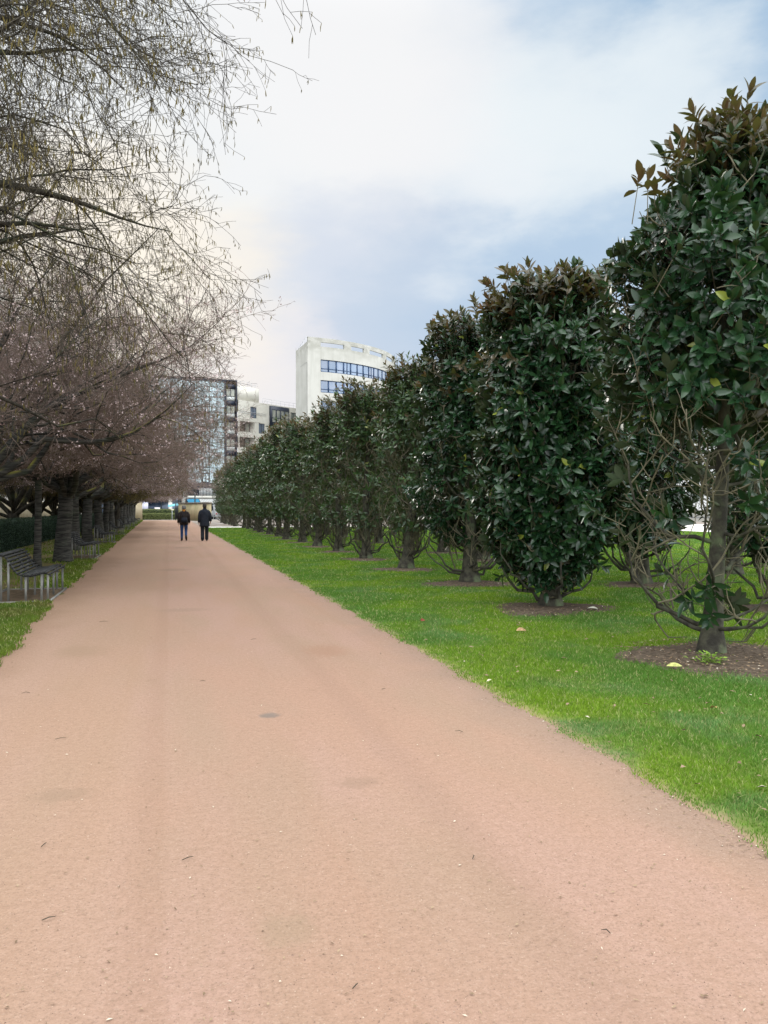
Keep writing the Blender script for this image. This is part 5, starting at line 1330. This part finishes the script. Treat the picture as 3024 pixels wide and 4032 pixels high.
for i, (bx, by, br) in enumerate(BEDS[:8]):
    m_ = 700 if i == 0 else 250; q = np.sqrt(rng.random(m_)) * br * 1.05; an = rng.uniform(0, 6.28, m_); X.append(bx + q * np.cos(an)); Y.append(by + q * np.sin(an))
X = np.concatenate(X); Y = np.concatenate(Y); n = len(X)
a = Acc(); flat_bits(a, X, Y, 0.055, rng.uniform(.015, .05, n), rng.uniform(.004, .014, n))
tag(a.obj('bed_mulch', M['litter']), 'bark chips and leaf crumbs on the magnolia soil beds', 'mulch', kind='stuff')
n = 520
dd = 4 + 26 * rng.random(n) ** 1.2; an = rng.uniform(rad(10), rad(40), n); X, Y = dd * np.sin(an), dd * np.cos(an); k = X > right_edge(Y) + .1; X, Y = X[k], Y[k]; n = len(X)
a = Acc(); flat_bits(a, X, Y, 0.045, rng.uniform(.02, .06, n), rng.uniform(.006, .016, n))
tag(a.obj('lawn_litter', M['litter']), 'small dry leaf crumbs scattered over the lawn', 'litter', kind='stuff')
def fallen(label, x, y, c, L, az, z=0.05, curl=0.3):
    mm = mat('fallen_leaf', c, 0.7, 0.25, c2=tuple(q * .6 for q in c), nscale=30)
    a = Acc(); leaves(a, np.array([[0, 0, 0.0]]), np.array([[math.cos(az), math.sin(az), .12]]), np.array([[0.2, -.5, 1.0]]), np.array([L]), np.array([L * .24]), 0, 0, curl, 0.6, rng)
    o = a.obj('fallen_leaf', mm, None, True); o.location = (x, y, z); tag(o, label, 'leaf', 'fallen leaves on the lawn')
fallen('curled orange tan leaf alone on the lawn between path and first soil bed', 3.70, 4.35, (0.50, 0.27, 0.09), .13, 0.2)
fallen('small tan leaf on the lawn just beyond the curled orange one', 3.86, 5.20, (0.48, 0.30, 0.12), .07, 1.4)
fallen('dark red leaf on the lawn near the path edge, before the third magnolia', 3.15, 10.2, (0.22, 0.05, 0.03), .13, 0.8)
fallen('pale yellow green leaf at the front rim of the first soil bed', 4.55, 6.62, (0.46, 0.48, 0.16), .14, 2.9, .06)
fallen('tan leaf lying on the lawn between the first and second soil beds', 4.0, 9.1, (0.40, 0.26, 0.13), .15, 0.1)
fallen('pale grey leaf standing up near the second magnolia bed', 5.1, 10.3, (0.42, 0.38, 0.30), .15, 1.3, .05)
fallen('whitish leaf on the grass beside the second soil bed', 6.0, 10.75, (0.55, 0.55, 0.45), .16, 2.4, .05)
wd = thing('weed_clump', 'small bright green weeds sprouting in the first soil bed', 'weeds', (4.93, 6.75, 0.05))
a = Acc(); n = 160; an = rng.uniform(0, 6.28, n); q = np.abs(rng.normal(0, .09, n))
leaves(a, np.stack([q * np.cos(an), q * np.sin(an), rng.uniform(0, .09, n)], 1), np.stack([np.cos(an), np.sin(an), rng.uniform(.1, .9, n)], 1), np.stack([rng.normal(0, .3, n), rng.normal(0, .3, n), np.ones(n)], 1), rng.uniform(.03, .06, n), rng.uniform(.008, .014, n), 1, 0, .2, .3, rng)
M['weed'] = leaf_mat('weed', (0.13, 0.25, 0.03), (0.22, 0.33, 0.05), (0.15, 0.22, 0.05), rough=.6, spec=.2)
a.obj('foliage', M['weed'], wd)
print('done', len(bpy.data.objects))
